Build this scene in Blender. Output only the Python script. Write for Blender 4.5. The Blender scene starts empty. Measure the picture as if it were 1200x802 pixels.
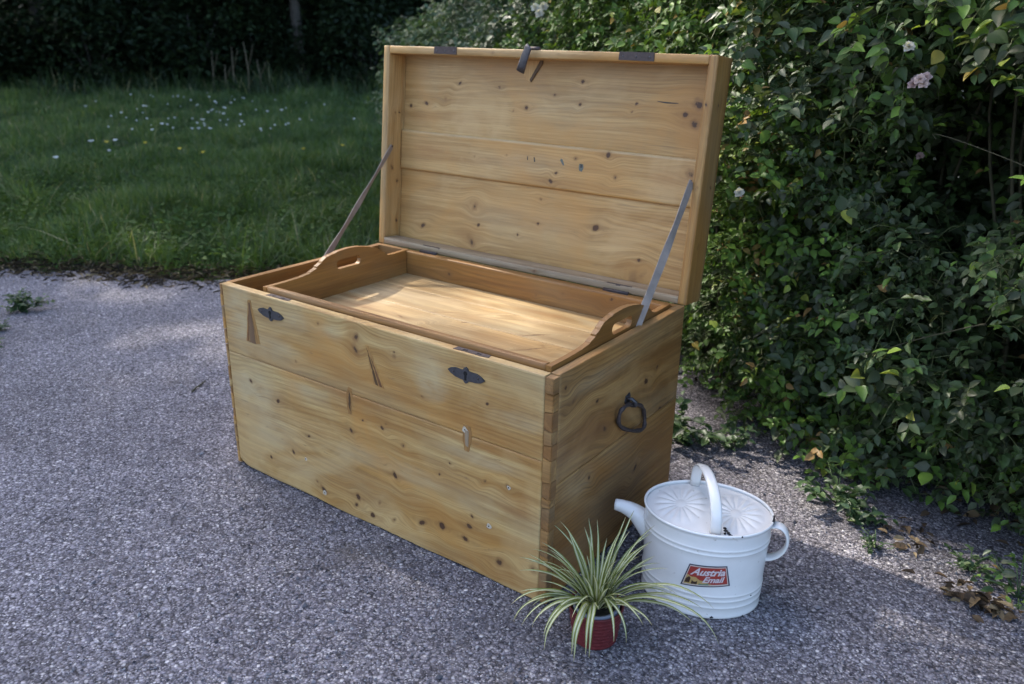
import bpy, bmesh, math, random
import numpy as np
from mathutils import Vector, Matrix, Euler

random.seed(7)
RNG = np.random.default_rng(11)
SC = bpy.context.scene
COL = SC.collection
PI = math.pi
R = math.radians

# ------------------------------------------------------------------ camera
cam_d = bpy.data.cameras.new('camera')
cam = bpy.data.objects.new('camera', cam_d)
COL.objects.link(cam)
cam.location = (1.9337, -1.3153, 1.2053)
cam.rotation_euler = (R(69.822), R(-0.989), R(35.922))
cam_d.sensor_width = 36.0
cam_d.lens = 29.22
cam_d.clip_start = 0.05
cam_d.clip_end = 600
cam_d.dof.use_dof = True
cam_d.dof.focus_distance = 1.8
cam_d.dof.aperture_fstop = 4.5
SC.camera = cam
CAM = np.array(cam.location)

# ------------------------------------------------------------------ world, sun, exposure
SUN_TO = Vector((-1.1, 0.18, 1.0)).normalized()
w = bpy.data.worlds.new('World')
SC.world = w
w.use_nodes = True
nt = w.node_tree
bg = nt.nodes['Background']
sky = nt.nodes.new('ShaderNodeTexSky')
sky.sky_type = 'NISHITA'
sky.sun_disc = False
sky.sun_elevation = math.asin(SUN_TO.z)
sky.sun_rotation = math.atan2(SUN_TO.x, SUN_TO.y)
sky.air_density = 1.0
sky.dust_density = 4.5
sky.ozone_density = 2.2
nt.links.new(sky.outputs[0], bg.inputs[0])
bg.inputs[1].default_value = 0.15
sun_d = bpy.data.lights.new('sun', 'SUN')
sun_d.energy = 2.0
sun_d.angle = R(0.6)
sun_d.color = (1.0, 0.93, 0.82)
sun = bpy.data.objects.new('sun', sun_d)
COL.objects.link(sun)
sun.rotation_euler = SUN_TO.to_track_quat('Z', 'Y').to_euler()
SC.view_settings.view_transform = 'Standard'
SC.view_settings.look = 'None'
SC.view_settings.exposure = 2.08
SC.view_settings.gamma = 1.0

# ------------------------------------------------------------------ helpers
def tag(o, label=None, cat=None, group=None, kind=None):
    if label: o['label'] = label
    if cat: o['category'] = cat
    if group: o['group'] = group
    if kind: o['kind'] = kind
    return o

def empty(name, loc=(0, 0, 0), parent=None):
    o = bpy.data.objects.new(name, None)
    o.empty_display_size = 0.05
    COL.objects.link(o)
    o.location = loc
    if parent: o.parent = parent
    return o

def link(name, me, mat, parent=None):
    o = bpy.data.objects.new(name, me)
    COL.objects.link(o)
    if mat is not None and len(me.materials) == 0: me.materials.append(mat)
    if parent: o.parent = parent
    return o

def mesh_raw(name, verts, faces, attrs=None, smooth=True):
    """verts (n,3); faces: list of index arrays, or a list of (m,k) arrays."""
    me = bpy.data.meshes.new(name)
    verts = np.asarray(verts, dtype=np.float32)
    me.vertices.add(len(verts))
    me.vertices.foreach_set('co', verts.ravel())
    li, ls = [], []
    tot = 0
    sm = []
    for fi, f in enumerate(faces):
        f = np.asarray(f, dtype=np.int32)
        if f.ndim == 1: f = f[None, :]
        if len(f) == 0: continue
        li.append(f.ravel())
        ls.append(tot + np.arange(len(f), dtype=np.int32) * f.shape[1])
        s = smooth[fi] if isinstance(smooth, (list, tuple)) else smooth
        sm.append(np.full(len(f), s, dtype=bool))
        tot += f.size
    li = np.concatenate(li); ls = np.concatenate(ls); sm = np.concatenate(sm)
    me.loops.add(len(li)); me.loops.foreach_set('vertex_index', li)
    me.polygons.add(len(ls)); me.polygons.foreach_set('loop_start', ls)
    me.update(calc_edges=True)
    me.polygons.foreach_set('use_smooth', sm)
    if attrs:
        for k, a in attrs.items():
            a = np.asarray(a, dtype=np.float32)
            if a.ndim == 2:
                at = me.attributes.new(k, 'FLOAT_VECTOR', 'POINT'); at.data.foreach_set('vector', a.ravel())
            else:
                at = me.attributes.new(k, 'FLOAT', 'POINT'); at.data.foreach_set('value', a)
    me.validate()
    return me

def bm_obj(name, bm, mat, parent=None, smooth=False):
    me = bpy.data.meshes.new(name)
    bmesh.ops.recalc_face_normals(bm, faces=bm.faces)
    bm.to_mesh(me); bm.free()
    if smooth:
        for p in me.polygons: p.use_smooth = True
    return link(name, me, mat, parent)

def grid_faces(nu, nv, off=0, wrap_u=False):
    iu = np.arange(nu if wrap_u else nu - 1)
    jv = np.arange(nv - 1)
    I, J = np.meshgrid(iu, jv, indexing='ij')
    I = I.ravel(); J = J.ravel()
    I2 = (I + 1) % nu
    return np.stack([I * nv + J, I2 * nv + J, I2 * nv + J + 1, I * nv + J + 1], 1) + off

def tube(pts, rad, n=10, caps=True, flat=None, side=None):
    """tube along pts; flat=(a,b) cross-section scale along side and its normal."""
    pts = [Vector(p) for p in pts]
    m = len(pts)
    rad = [rad] * m if not hasattr(rad, '__len__') else rad
    V = []
    prev = None
    for i, p in enumerate(pts):
        t = (pts[min(i + 1, m - 1)] - pts[max(i - 1, 0)]).normalized()
        if side is not None:
            s = Vector(side(i) if callable(side) else side)
            s = (s - t * s.dot(t)).normalized()
        elif prev is None:
            s = t.orthogonal().normalized()
        else:
            s = (prev - t * prev.dot(t)).normalized()
        prev = s
        b = t.cross(s)
        fa, fb = flat if flat else (1, 1)
        for k in range(n):
            a = 2 * PI * k / n
            V.append(p + s * math.cos(a) * rad[i] * fa + b * math.sin(a) * rad[i] * fb)
    F = []
    for i in range(m - 1):
        for k in range(n):
            F.append((i * n + k, i * n + (k + 1) % n, (i + 1) * n + (k + 1) % n, (i + 1) * n + k))
    faces = [np.array(F)]
    if caps:
        faces += [np.arange(n)[::-1], np.arange(n) + (m - 1) * n]
    return np.array([list(v) for v in V]), faces

def merge(parts):
    """parts: list of (verts, faces-list, attrs dict) -> merged arrays"""
    V, F, off = [], {}, 0
    A = {}
    for v, fs, at in parts:
        v = np.asarray(v)
        V.append(v)
        for f in fs:
            f = np.asarray(f)
            if f.ndim == 1: f = f[None]
            F.setdefault(f.shape[1], []).append(f + off)
        for k, a in at.items(): A.setdefault(k, []).append(a)
        off += len(v)
    return np.concatenate(V), [np.concatenate(x) for x in F.values()], {k: np.concatenate(a) for k, a in A.items()}

def smooth1d(n, seed, scale):
    r = np.random.default_rng(seed)
    k = max(2, int(n / scale) + 2)
    return np.interp(np.linspace(0, k - 1, n), np.arange(k), r.uniform(-1, 1, k))

# ------------------------------------------------------------------ material helpers
class NT:
    def __init__(s, name):
        s.m = bpy.data.materials.new(name); s.m.use_nodes = True
        s.t = s.m.node_tree
        s.b = s.t.nodes['Principled BSDF']
        s.out = s.t.nodes['Material Output']
    def n(s, typ, **kw):
        x = s.t.nodes.new('ShaderNode' + typ)
        for k, v in kw.items():
            if k.startswith('i_'):
                key = k[2:]
                x.inputs[int(key) if key.isdigit() else key.replace('_', ' ')].default_value = v
            else: setattr(x, k, v)
        return x
    def l(s, a, b): s.t.links.new(a, b)
    def attr(s, name): return s.n('Attribute', attribute_name=name)
    def math(s, op, a, b=None, clamp=False):
        x = s.n('Math', operation=op); x.use_clamp = clamp
        for i, v in enumerate((a, b)):
            if v is None: continue
            if isinstance(v, (int, float)): x.inputs[i].default_value = v
            else: s.l(v, x.inputs[i])
        return x.outputs[0]
    def vscale(s, v, sc):
        x = s.n('Mapping'); s.l(v, x.inputs['Vector']); x.inputs['Scale'].default_value = sc
        return x.outputs[0]
    def noise(s, v, scale=1, detail=3, rough=.5, dist=0):
        x = s.n('TexNoise'); x.inputs['Scale'].default_value = scale; x.inputs['Detail'].default_value = detail
        x.inputs['Roughness'].default_value = rough; x.inputs['Distortion'].default_value = dist
        if v is not None: s.l(v, x.inputs['Vector'])
        return x
    def ramp(s, f, stops):
        x = s.n('ValToRGB')
        e = x.color_ramp.elements
        while len(e) < len(stops): e.new(.5)
        for k, (p, c) in enumerate(stops):
            e[k].position = p
            e[k].color = (c, c, c, 1) if isinstance(c, (int, float)) else (*c, 1)
        s.l(f, x.inputs[0])
        return x.outputs[0]
    def mix(s, f, a, b, blend='MIX'):
        x = s.n('Mix', data_type='RGBA', blend_type=blend)
        for i, v in ((0, f), (6, a), (7, b)):
            if isinstance(v, (int, float)): x.inputs[i].default_value = v
            elif isinstance(v, tuple): x.inputs[i].default_value = (*v, 1)
            else: s.l(v, x.inputs[i])
        return x.outputs[2]
    def bump(s, h, strength=.3, dist=.001, normal=None):
        x = s.n('Bump'); x.inputs['Strength'].default_value = strength; x.inputs['Distance'].default_value = dist
        s.l(h, x.inputs['Height'])
        if normal is not None: s.l(normal, x.inputs['Normal'])
        return x.outputs[0]
    def done(s, color=None, rough=None, normal=None, **kw):
        for k, v in (('Base Color', color), ('Roughness', rough), ('Normal', normal)):
            if v is None: continue
            if isinstance(v, (int, float)): s.b.inputs[k].default_value = v
            elif isinstance(v, tuple): s.b.inputs[k].default_value = (*v, 1)
            else: s.l(v, s.b.inputs[k])
        for k, v in kw.items(): s.b.inputs[k.replace('_', ' ')].default_value = v
        return s.m

def simple(name, col, rough=.6, metal=0, nscale=40, var=.25, bump=.2, bdist=.001):
    t = NT(name)
    tc = t.n('TexCoord').outputs['Object']
    n = t.noise(tc, nscale, 4, .6)
    c = t.mix(n.outputs['Fac'], tuple(x * (1 - var) for x in col), tuple(min(1, x * (1 + var)) for x in col))
    return t.done(c, rough, t.bump(n.outputs['Fac'], bump, bdist), Metallic=metal)

def wood(name, light, honey, dark, blotch=.5, stain=.35, rough=.5, ringamt=.4, grime=(.16, .10, .05)):
    """old pine: attribute grain = (along, across, through) metres, knot = 0..1"""
    t = NT(name)
    g = t.attr('grain').outputs['Vector']
    k0 = t.attr('knot').outputs['Fac']
    kn = t.noise(t.vscale(g, (90, 190, 190)), 1, 3, .6).outputs['Fac']
    k = t.math('MULTIPLY', k0, t.math('ADD', .45, t.math('MULTIPLY', kn, 1.1)), True)
    sep = t.n('SeparateXYZ'); t.l(g, sep.inputs[0])
    # growth rings that wander along the board
    wob = t.noise(t.vscale(g, (.9, 7, 7)), 1, 2, .45).outputs['Fac']
    v = t.math('ADD', t.math('MULTIPLY', sep.outputs[1], 520), t.math('MULTIPLY', wob, 75))
    v = t.math('ADD', v, t.math('MULTIPLY', sep.outputs[2], 300))
    ring = t.math('SINE', v)
    ring = t.ramp(t.math('ADD', t.math('MULTIPLY', ring, .5), .5), [(0, 0), (.55, .15), (.85, .8), (1, 1)])
    amt = t.ramp(t.noise(t.vscale(g, (1.2, 5, 5)), 1, 3).outputs['Fac'], [(.38, .08), (.7, 1)])
    ringf = t.math('MULTIPLY', t.math('MULTIPLY', ring, amt), ringamt)
    fib = t.noise(t.vscale(g, (9, 420, 420)), 1, 3, .6).outputs['Fac']
    streak = t.noise(t.vscale(g, (1.6, 38, 38)), 1, 4, .55).outputs['Fac']
    bl = t.noise(t.vscale(g, (3.0, 9, 9)), 1, 5, .6, .6).outputs['Fac']
    blf = t.math('MULTIPLY', t.ramp(bl, [(.35, 0), (.68, 1)]), blotch)
    c = t.mix(blf, light, honey)
    c = t.mix(t.math('MULTIPLY', t.ramp(streak, [(.40, 0), (.60, 1)]), .8), c, tuple(.5 * a + .5 * b for a, b in zip(honey, dark)))
    c = t.mix(ringf, c, dark)
    c = t.mix(t.math('MULTIPLY', t.ramp(fib, [(.45, 0), (.68, 1)]), .42), c, dark)
    wash = t.noise(t.vscale(g, (2.6, 3.6, 3.6)), 1, 4, .6, .8).outputs['Fac']
    c = t.mix(t.math('MULTIPLY', t.ramp(wash, [(.5, 0), (.64, 1)]), blotch * .6), c, tuple(a * b for a, b in zip(honey, (1.0, .88, .7))))
    c = t.mix(t.math('MULTIPLY', t.ramp(wash, [(.34, 1), (.47, 0)]), blotch * .45), c, tuple(a * b for a, b in zip(light, (1.05, 1.1, 1.3))))
    sa = t.attr('stain').outputs['Fac']  # board stains; on the middle lid plank also painted edge highlight and shade
    sn = t.math('MULTIPLY', sa, t.ramp(t.noise(t.vscale(g, (7, 16, 16)), 1, 4, .65, .5).outputs['Fac'], [(.3, .25), (.62, 1)]))
    c = t.mix(t.math('MULTIPLY', sn, .85, True), c, tuple(a * b for a, b in zip(honey, (.62, .48, .36))))
    c = t.mix(t.math('MULTIPLY', sn, -.7, True), c, (.50, .43, .27))
    # grime: small dark flecks and grey clouds
    st = t.noise(t.vscale(g, (14, 60, 60)), 1, 5, .7).outputs['Fac']
    c = t.mix(t.math('MULTIPLY', t.ramp(st, [(.62, 0), (.76, 1)]), stain), c, grime)
    cl = t.noise(t.vscale(g, (2.2, 4.5, 4.5)), 1, 3, .5).outputs['Fac']
    c = t.mix(t.math('MULTIPLY', t.ramp(cl, [(.5, 0), (.75, 1)]), stain * .55), c, (.27, .22, .13))
    # rubbed scratches and dents, light and dark
    sc_ = t.noise(t.vscale(g, (5, 130, 130)), 1, 3, .5, .4).outputs['Fac']
    c = t.mix(t.math('MULTIPLY', t.ramp(sc_, [(.66, 0), (.72, 1)]), stain * .5), c, grime)
    c = t.mix(t.math('MULTIPLY', t.ramp(sc_, [(.27, 1), (.32, 0)]), .3), c, tuple(min(1, a * 1.25 + .03) for a in light))
    # knots: dark heart, brown ring, amber halo
    c = t.mix(t.ramp(k, [(0, 0), (.12, 0), (.4, .55), (.5, .5)]), c, (.20, .095, .032))
    c = t.mix(t.ramp(k, [(.45, 0), (.62, 1)]), c, (.075, .034, .015))
    h = t.math('ADD', t.math('MULTIPLY', fib, .5), t.math('MULTIPLY', ringf, -1.2))
    h = t.math('ADD', h, t.math('MULTIPLY', k, -.9))
    big = t.noise(t.vscale(g, (5, 14, 14)), 1, 3).outputs['Fac']
    nb = t.bump(big, .35, .004)
    rr = t.math('ADD', t.math('MULTIPLY', bl, -.25), rough + .14)
    return t.done(c, rr, t.bump(h, .4, .0009, nb))

M = {}
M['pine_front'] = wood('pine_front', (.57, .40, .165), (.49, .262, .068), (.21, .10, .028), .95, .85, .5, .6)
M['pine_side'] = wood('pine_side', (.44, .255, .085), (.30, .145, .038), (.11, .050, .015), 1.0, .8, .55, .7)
M['pine_lid'] = wood('pine_lid', (.57, .375, .155), (.50, .285, .092), (.23, .115, .036), .85, .55, .5, .5)
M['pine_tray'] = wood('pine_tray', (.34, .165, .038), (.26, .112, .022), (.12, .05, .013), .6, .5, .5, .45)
M['pine_floor'] = wood('pine_floor', (.54, .385, .19), (.42, .265, .105), (.15, .085, .034), .9, 1.0, .5, .5)
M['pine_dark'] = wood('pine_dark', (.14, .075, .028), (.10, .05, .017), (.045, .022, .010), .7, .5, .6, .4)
M['pine_red'] = wood('pine_red', (.25, .115, .040), (.16, .066, .022), (.06, .028, .014), .9, .9, .6, .6)
M['pine_corner'] = wood('pine_corner', (.34, .185, .062), (.23, .11, .032), (.09, .042, .014), .9, .9, .55, .6)
M['pine_rim'] = wood('pine_rim', (.48, .285, .095), (.38, .19, .048), (.16, .07, .02), .9, .7, .5, .55)
M['pine_grey'] = wood('pine_grey', (.40, .31, .20), (.30, .21, .12), (.14, .09, .05), .6, .7, .6, .4)
M['iron'] = simple('rusty_iron', (.075, .056, .052), .6, .4, 160, .6, .5, .0006)
M['iron_grey'] = simple('grey_iron', (.085, .082, .088), .5, .6, 160, .45, .4, .0006)
M['hole'] = simple('keyhole_dark', (.006, .005, .005), .9)

def knotfield(u, v, knots):
    """returns warped v and knot value"""
    vw = v.copy(); kf = np.zeros_like(u)
    for kn in knots:
        u0, v0, ru, rv = kn[:4]; s = kn[4] if len(kn) > 4 else 1
        du = (u - u0); dv = (v - v0)
        ta = .9 * math.sin(u0 * 37 + v0 * 71); du, dv = du * math.cos(ta) + dv * math.sin(ta), -du * math.sin(ta) + dv * math.cos(ta)
        ru = ru * (1 + .5 * math.sin(u0 * 61 + v0 * 23) ** 2)
        e = np.exp(-(du / (3.2 * ru)) ** 2 - (dv / (2.2 * rv)) ** 2)
        vw = vw - (v - v0) * e * .85 + .004 * e
        d = np.sqrt((du / ru) ** 2 + (dv / rv) ** 2)
        an = np.arctan2(dv, du + 1e-9)
        d = d * (1 + .08 * np.sin(2 * an + u0 * 50) + .05 * np.sin(5 * an + v0 * 90)) * 1.5
        s = s * (.55 + .45 * math.sin(u0 * 91 + v0 * 57) ** 2)
        kf = np.maximum(kf, s * np.clip(1.25 - d * .62, 0, 1) ** 1.3)
        kf = np.maximum(kf, .34 * s * np.exp(-((u - u0) / (4.5 * ru)) ** 2 - ((v - v0) / (.9 * rv)) ** 2))
    return vw, kf

BOARD_ID = [0]
def board(name, O, U, V, N, L, Wd, T, mat, parent, knots=(), res=None, bev=.0018, deform=None, wob=.0006, dents=(), stains_and_light=()):
    """plank: O outer corner of its good face; U along grain, V across, N outward; worn rounded edges"""
    BOARD_ID[0] += 1
    bid = BOARD_ID[0]
    O, U, V, N = [np.array(x, dtype=float) for x in (O, U, V, N)]
    ru = res or max(L / 6, .02); rv = res or max(Wd / 3, .01)
    uu = np.concatenate([[0], np.linspace(bev, L - bev, max(2, int(L / ru) + 1)), [L]])
    vv = np.concatenate([[0], np.linspace(bev, Wd - bev, max(2, int(Wd / rv) + 1)), [Wd]])
    nu, nv = len(uu), len(vv)
    gu, gv = np.meshgrid(uu, vv, indexing='ij')
    gn = np.zeros_like(gu)
    edge = (gu == 0) | (gu == L) | (gv == 0) | (gv == Wd)
    gn[edge] = -bev
    if res:
        r = np.random.default_rng(bid)
        gn += wob * (smooth1d(nu, bid, .05 / ru * 1.0)[:, None] + smooth1d(nv, bid + 99, 8)[None, :]) * .5
        # small nicks along the edges
        for k in range(int(L / .05)):
            u0 = r.uniform(0, L); side = r.integers(2); rr = r.uniform(.003, .008)
            v0 = 0 if side else Wd
            gn -= r.uniform(.0003, .0015) * np.exp(-((gu - u0) / rr) ** 2 - ((gv - v0) / (rr * .5)) ** 2)
    for (u0, v0, a, b, dp) in dents:
        gn -= dp * np.exp(-((gu - u0) / a) ** 2 - ((gv - v0) / b) ** 2)
    pu, pv = gu.copy(), gv.copy()
    if deform: pu, pv = deform(pu, pv)
    vw, kf = knotfield(gu, gv, knots)
    P = O + pu[..., None] * U + pv[..., None] * V + gn[..., None] * N
    P = P.reshape(-1, 3)
    seed = np.array([bid * 3.17 % 23, bid * 1.73 % 11, 0])
    G = np.stack([gu, vw, gn], -1).reshape(-1, 3) + seed
    kf = kf.ravel()
    idx = np.arange(nu * nv).reshape(nu, nv)
    st = np.zeros_like(gu)
    for (u0, v0, a_, b_, am) in stains_and_light:
        st += am * np.exp(-(np.abs((gu - u0) / a_) ** 2.6 + np.abs((gv - v0) / b_) ** 2.6))
    st = st.ravel()
    b0 = idx[:, 0]; b1 = idx[:, -1]; e0 = idx[0, :]; e1 = idx[-1, :]
    loop = np.concatenate([b0, e1[1:], b1[::-1][1:], e0[::-1][1:-1]])
    n0 = len(P)
    ring = P[loop] - (T - bev) * N
    PB = np.concatenate([P, ring]); GB = np.concatenate([G, G[loop] - np.array([0, 0, T])])
    KB = np.concatenate([kf, kf[loop] * 0]); SB = np.concatenate([st, st[loop]])
    m = len(loop); ar = np.arange(m); nx = (ar + 1) % m
    sides = np.stack([loop, n0 + ar, n0 + nx, loop[nx]], 1)
    front = grid_faces(nu, nv)
    back = (n0 + ar)[::-1]
    if np.dot(np.cross(U, V), N) < 0:
        front = front[:, ::-1]; sides = sides[:, ::-1]; back = back[::-1]
    me = mesh_raw(name, PB, [front, sides, back], {'grain': GB, 'knot': KB, 'stain': SB}, smooth=[True, False, False])
    return link(name, me, M[mat] if isinstance(mat, str) else mat, parent)

def set_grain(me, au, av, an=None):
    """affine grain from coordinates for shaped pieces"""
    BOARD_ID[0] += 1
    n = len(me.vertices)
    co = np.empty(n * 3, dtype=np.float32); me.vertices.foreach_get('co', co); co = co.reshape(-1, 3)
    seed = np.array([BOARD_ID[0] * 2.31 % 19, BOARD_ID[0] * 1.1 % 9, 0])
    an = an or tuple(np.cross(au, av))
    G = np.stack([co @ np.array(au, float), co @ np.array(av, float), co @ np.array(an, float)], 1) + seed
    a = me.attributes.new('grain', 'FLOAT_VECTOR', 'POINT'); a.data.foreach_set('vector', G.astype(np.float32).ravel())
    return me

def extrude_poly(pts, O, U, V, N, T, bevel=0):
    """closed outline pts (u,v) extruded from N=0 down to -T"""
    O, U, V, N = [Vector(x) for x in (O, U, V, N)]
    bm = bmesh.new()
    a = [bm.verts.new(O + U * u + V * v) for u, v in pts]
    b = [bm.verts.new(O + U * u + V * v - N * T) for u, v in pts]
    bm.faces.new(a); bm.faces.new(b[::-1])
    n = len(pts)
    for i in range(n): bm.faces.new((a[i], b[i], b[(i + 1) % n], a[(i + 1) % n]))
    bmesh.ops.recalc_face_normals(bm, faces=bm.faces)
    if bevel:
        top = [e for e in bm.edges if e.verts[0] in a and e.verts[1] in a]
        bmesh.ops.bevel(bm, geom=top, offset=bevel, segments=2, affect='EDGES')
    return bm

# ================================================================== SETTING: terrain
def terrain_z(x, y):
    q = y - (1.17 + .6 * (x + 1.77))                 # distance past the yard's edge
    d = np.hypot(x - 1.9, y + 1.3)
    h = np.clip(d - 19, 0, 60)
    rise = .012 * h ** 1.75
    return np.where(q > 0, rise, rise * np.clip(1 + q / 10, 0, 1)) - .03

def ground_material():
    t = NT('chip_gravel')
    tc = t.n('TexCoord').outputs['Object']
    jit = t.n('Mix', data_type='RGBA', blend_type='ADD'); jit.inputs[0].default_value = .004
    nz = t.noise(tc, 60, 2); t.l(tc, jit.inputs[6]); t.l(nz.outputs['Color'], jit.inputs[7])
    p = jit.outputs[2]
    def vor(scale, feature='F1'):
        x = t.n('TexVoronoi', feature=feature); x.inputs['Scale'].default_value = scale; t.l(p, x.inputs['Vector']); return x
    v1 = vor(128); v2 = vor(225)
    sel = t.ramp(t.noise(tc, 55, 2).outputs['Fac'], [(.44, 0), (.56, 1)])
    def stone(v):
        s = t.n('SeparateColor'); t.l(v.outputs['Color'], s.inputs[0])
        c = t.ramp(s.outputs[0], [(0, (.042, .039, .050)), (.25, (.125, .116, .142)), (.6, (.245, .230, .268)), (.88, (.41, .39, .43)), (1, (.66, .63, .63))])
        c = t.mix(t.math('MULTIPLY', s.outputs[1], .35), c, (.17, .15, .13))
        e = t.ramp(v.outputs['Distance'], [(.25, 1), (.8, .27)])
        return t.mix(1.0, c, e, 'MULTIPLY'), v.outputs['Distance']
    c1, d1 = stone(v1); c2, d2 = stone(v2)
    c = t.mix(sel, c1, c2)
    d = t.mix(sel, d1, d2)
    big = t.noise(tc, .9, 4, .6).outputs['Fac']
    mid = t.noise(tc, 6, 4, .6).outputs['Fac']
    c = t.mix(1.0, c, t.ramp(big, [(.3, .78), (.7, 1.2)]), 'MULTIPLY')
    c = t.mix(1.0, c, t.ramp(mid, [(.25, .8), (.6, 1.05), (.8, 1.15)]), 'MULTIPLY')
    # brownish worn spots and thin moss film
    spot = t.ramp(t.noise(tc, 2.3, 5, .65).outputs['Fac'], [(.62, 0), (.74, .5)])
    c = t.mix(spot, c, (.10, .085, .07))
    dk = t.ramp(t.noise(tc, 1.4, 6, .7, .4).outputs['Fac'], [(.60, 0), (.70, .45)])
    c = t.mix(dk, c, (.075, .07, .078))
    h = t.math('SUBTRACT', 1.0, d)
    n1 = t.bump(mid, .5, .02)
    return t.done(c, .85, t.bump(h, .9, .0038, n1), Specular_IOR_Level=.35)

M['gravel'] = ground_material()
M['soil'] = simple('meadow_soil', (.028, .030, .016), .95, 0, 8, .5, .8, .03)
M['dirt'] = simple('dark_dirt', (.045, .034, .024), .95, 0, 30, .6, 1, .01)

# meadow and far ground in one sheet
xs = np.unique(np.concatenate([np.linspace(-260, -40, 23), np.linspace(-40, 12, 80), np.linspace(12, 200, 20)]))
ys = np.unique(np.concatenate([np.linspace(-200, -8, 16), np.linspace(-8, 45, 80), np.linspace(45, 260, 22)]))
gx, gy = np.meshgrid(xs, ys, indexing='ij')
gz = terrain_z(gx, gy)
gz = np.where(gz > 14, 14 + (gz - 14) * .15, gz)
me = mesh_raw('meadow', np.stack([gx, gy, gz], -1).reshape(-1, 3), [grid_faces(len(xs), len(ys))])
tag(link('meadow', me, M['soil']), 'dark green meadow ground rising into the wood behind', kind='structure')

# gravel yard: ragged edge against the meadow
EDGE_D = np.array([1.0, .6]) / math.hypot(1, .6)
EDGE_N = np.array([-EDGE_D[1], EDGE_D[0]])
def edge_pt(s, off=0):
    return np.array([-1.77, 1.17]) + s * EDGE_D + off * EDGE_N
ss = np.concatenate([np.linspace(-70, -6, 30), np.arange(-5.9, 6, .03), np.linspace(6.1, 70, 30)])
wv = smooth1d(len(ss), 5, 12) * .10 + smooth1d(len(ss), 6, 3) * .045
ev = np.array([edge_pt(s, o) for s, o in zip(ss, wv)])
top = [(*p, 0.0) for p in ev]
far = [(*(edge_pt(s, -110)), 0.0) for s in (ss[0], ss[-1])]
nE = len(ss)
V = np.array(top + [(*p, -.05) for p in ev] + far)
F = [np.stack([np.arange(nE - 1), np.arange(1, nE), np.arange(1, nE) + nE, np.arange(nE - 1) + nE], 1),
     np.array(list(range(nE))[::-1] + [2 * nE, 2 * nE + 1])]
me = mesh_raw('gravel_yard', V, F, smooth=False)
tag(link('gravel_yard', me, M['gravel']), 'violet grey chip gravel yard', kind='structure')

# ================================================================== CHEST
W, D, H, TH = 1.1, .6193, .557, .022
X, Y, Z = (1, 0, 0), (0, 1, 0), (0, 0, 1)
chest = empty('wooden_chest', (0, 0, 0))
tag(chest, 'large old honey pine blanket chest standing open on the gravel', 'chest')

kf = [(0.212, 0.26, .008), (0.376, 0.04, .012), (0.35, 0.057, .007), (0.496, 0.256, .007), (0.539, 0.298, .004), (0.606, 0.297, .006),
      (0.674, 0.271, .009), (0.619, 0.312, .004), (0.509, 0.067, .011), (0.5, 0.04, .010), (0.559, 0.03, .011),
      (0.586, 0.078, .008), (0.636, 0.046, .008), (0.732, 0.076, .012), (0.795, 0.091, .014), (0.88, 0.124, .009), (0.935, 0.145, .006),
      (0.989, 0.269, .009), (0.925, 0.26, .006), (0.888, 0.154, .008), (0.867, 0.083, .012), (0.969, 0.06, .016), (1.064, 0.082, .017),
      (0.79, 0.231, .005), (0.822, 0.271, .004), (0.644, 0.179, .009), (.10, .29, .009), (.26, .12, .008), (.16, .07, .006), (.33, .19, .006)]
kt = [(.53, .52 - .362, .011, .016), (.526, .485 - .362, .012, .022), (.655, .5 - .362, .006, .009), (.395, .525 - .362, .005, .006),
      (.655, .51 - .362, .004, .004), (.93, .455 - .362, .005, .005), (.74, .42 - .362, .005, .004), (.30, .40 - .362, .007, .006)]
def round_corner(pu, pv):
    # worn, rounded lower left corner and a slightly lifted bottom edge
    r = .05
    d = np.clip(1 - pu / r, 0, 1)
    lift = .020 * d ** 2
    wavy = .0012 * np.sin(pu * 9) + .0012 * np.sin(pu * 23 + 1)
    k = np.clip(1 - pv / .12, 0, 1)
    return pu, pv + (lift + .003 + wavy) * k
XF0, XF1 = .012, W - TH
board('front_board', (XF0, 0, .0), X, Z, (0, -1, 0), XF1 - XF0, .3596, TH, 'pine_front', chest,
      [(a - XF0, b, r * 1.05, r * .95) for a, b, r in kf], res=.0036, deform=round_corner,
      dents=[(.62, .17, .012, .006, .002), (.25, .2, .05, .004, .0012)],
      stains_and_light=[(1.00, .225, .048, .055, .9), (.93, .350, .22, .012, .8), (.45, .352, .2, .009, .7), (.55, .33, .2, .03, .5), (.75, .25, .15, .02, .45), (.8, .12, .2, .03, .5), (.5, .10, .12, .04, .4), (.95, .03, .15, .05, .55), (.35, .22, .10, .02, .4),
              (.10, .27, .10, .06, -.9), (.15, .16, .10, .05, -.55), (.34, .32, .09, .025, -.7), (.9, .31, .12, .016, -.6), (.7, .20, .10, .03, -.5), (.5, .2, .08, .03, -.5), (.9, .19, .08, .03, -.5), (.3, .08, .1, .03, -.3)])
board('front_board', (XF0, 0, .3600), X, Z, (0, -1, 0), XF1 - XF0, H - .3600, TH, 'pine_front', chest,
      [(a - XF0, b, r, q) for a, b, r, q in kt], res=.0036,
      stains_and_light=[(.92, .03, .18, .03, .75), (.62, .05, .14, .03, .55), (.42, .055, .10, .03, .5), (.96, .115, .08, .025, .4), (.505, .15, .025, .05, .8), (.30, .10, .10, .03, .35), (.65, .13, .05, .04, .3),
              (.06, .12, .05, .09, -.9), (.2, .05, .12, .05, -.6), (.29, .15, .06, .03, -.5), (.755, .10, .045, .06, -1.0), (1.0, .07, .06, .03, -.6), (.42, .15, .06, .02, -.4)])
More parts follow.
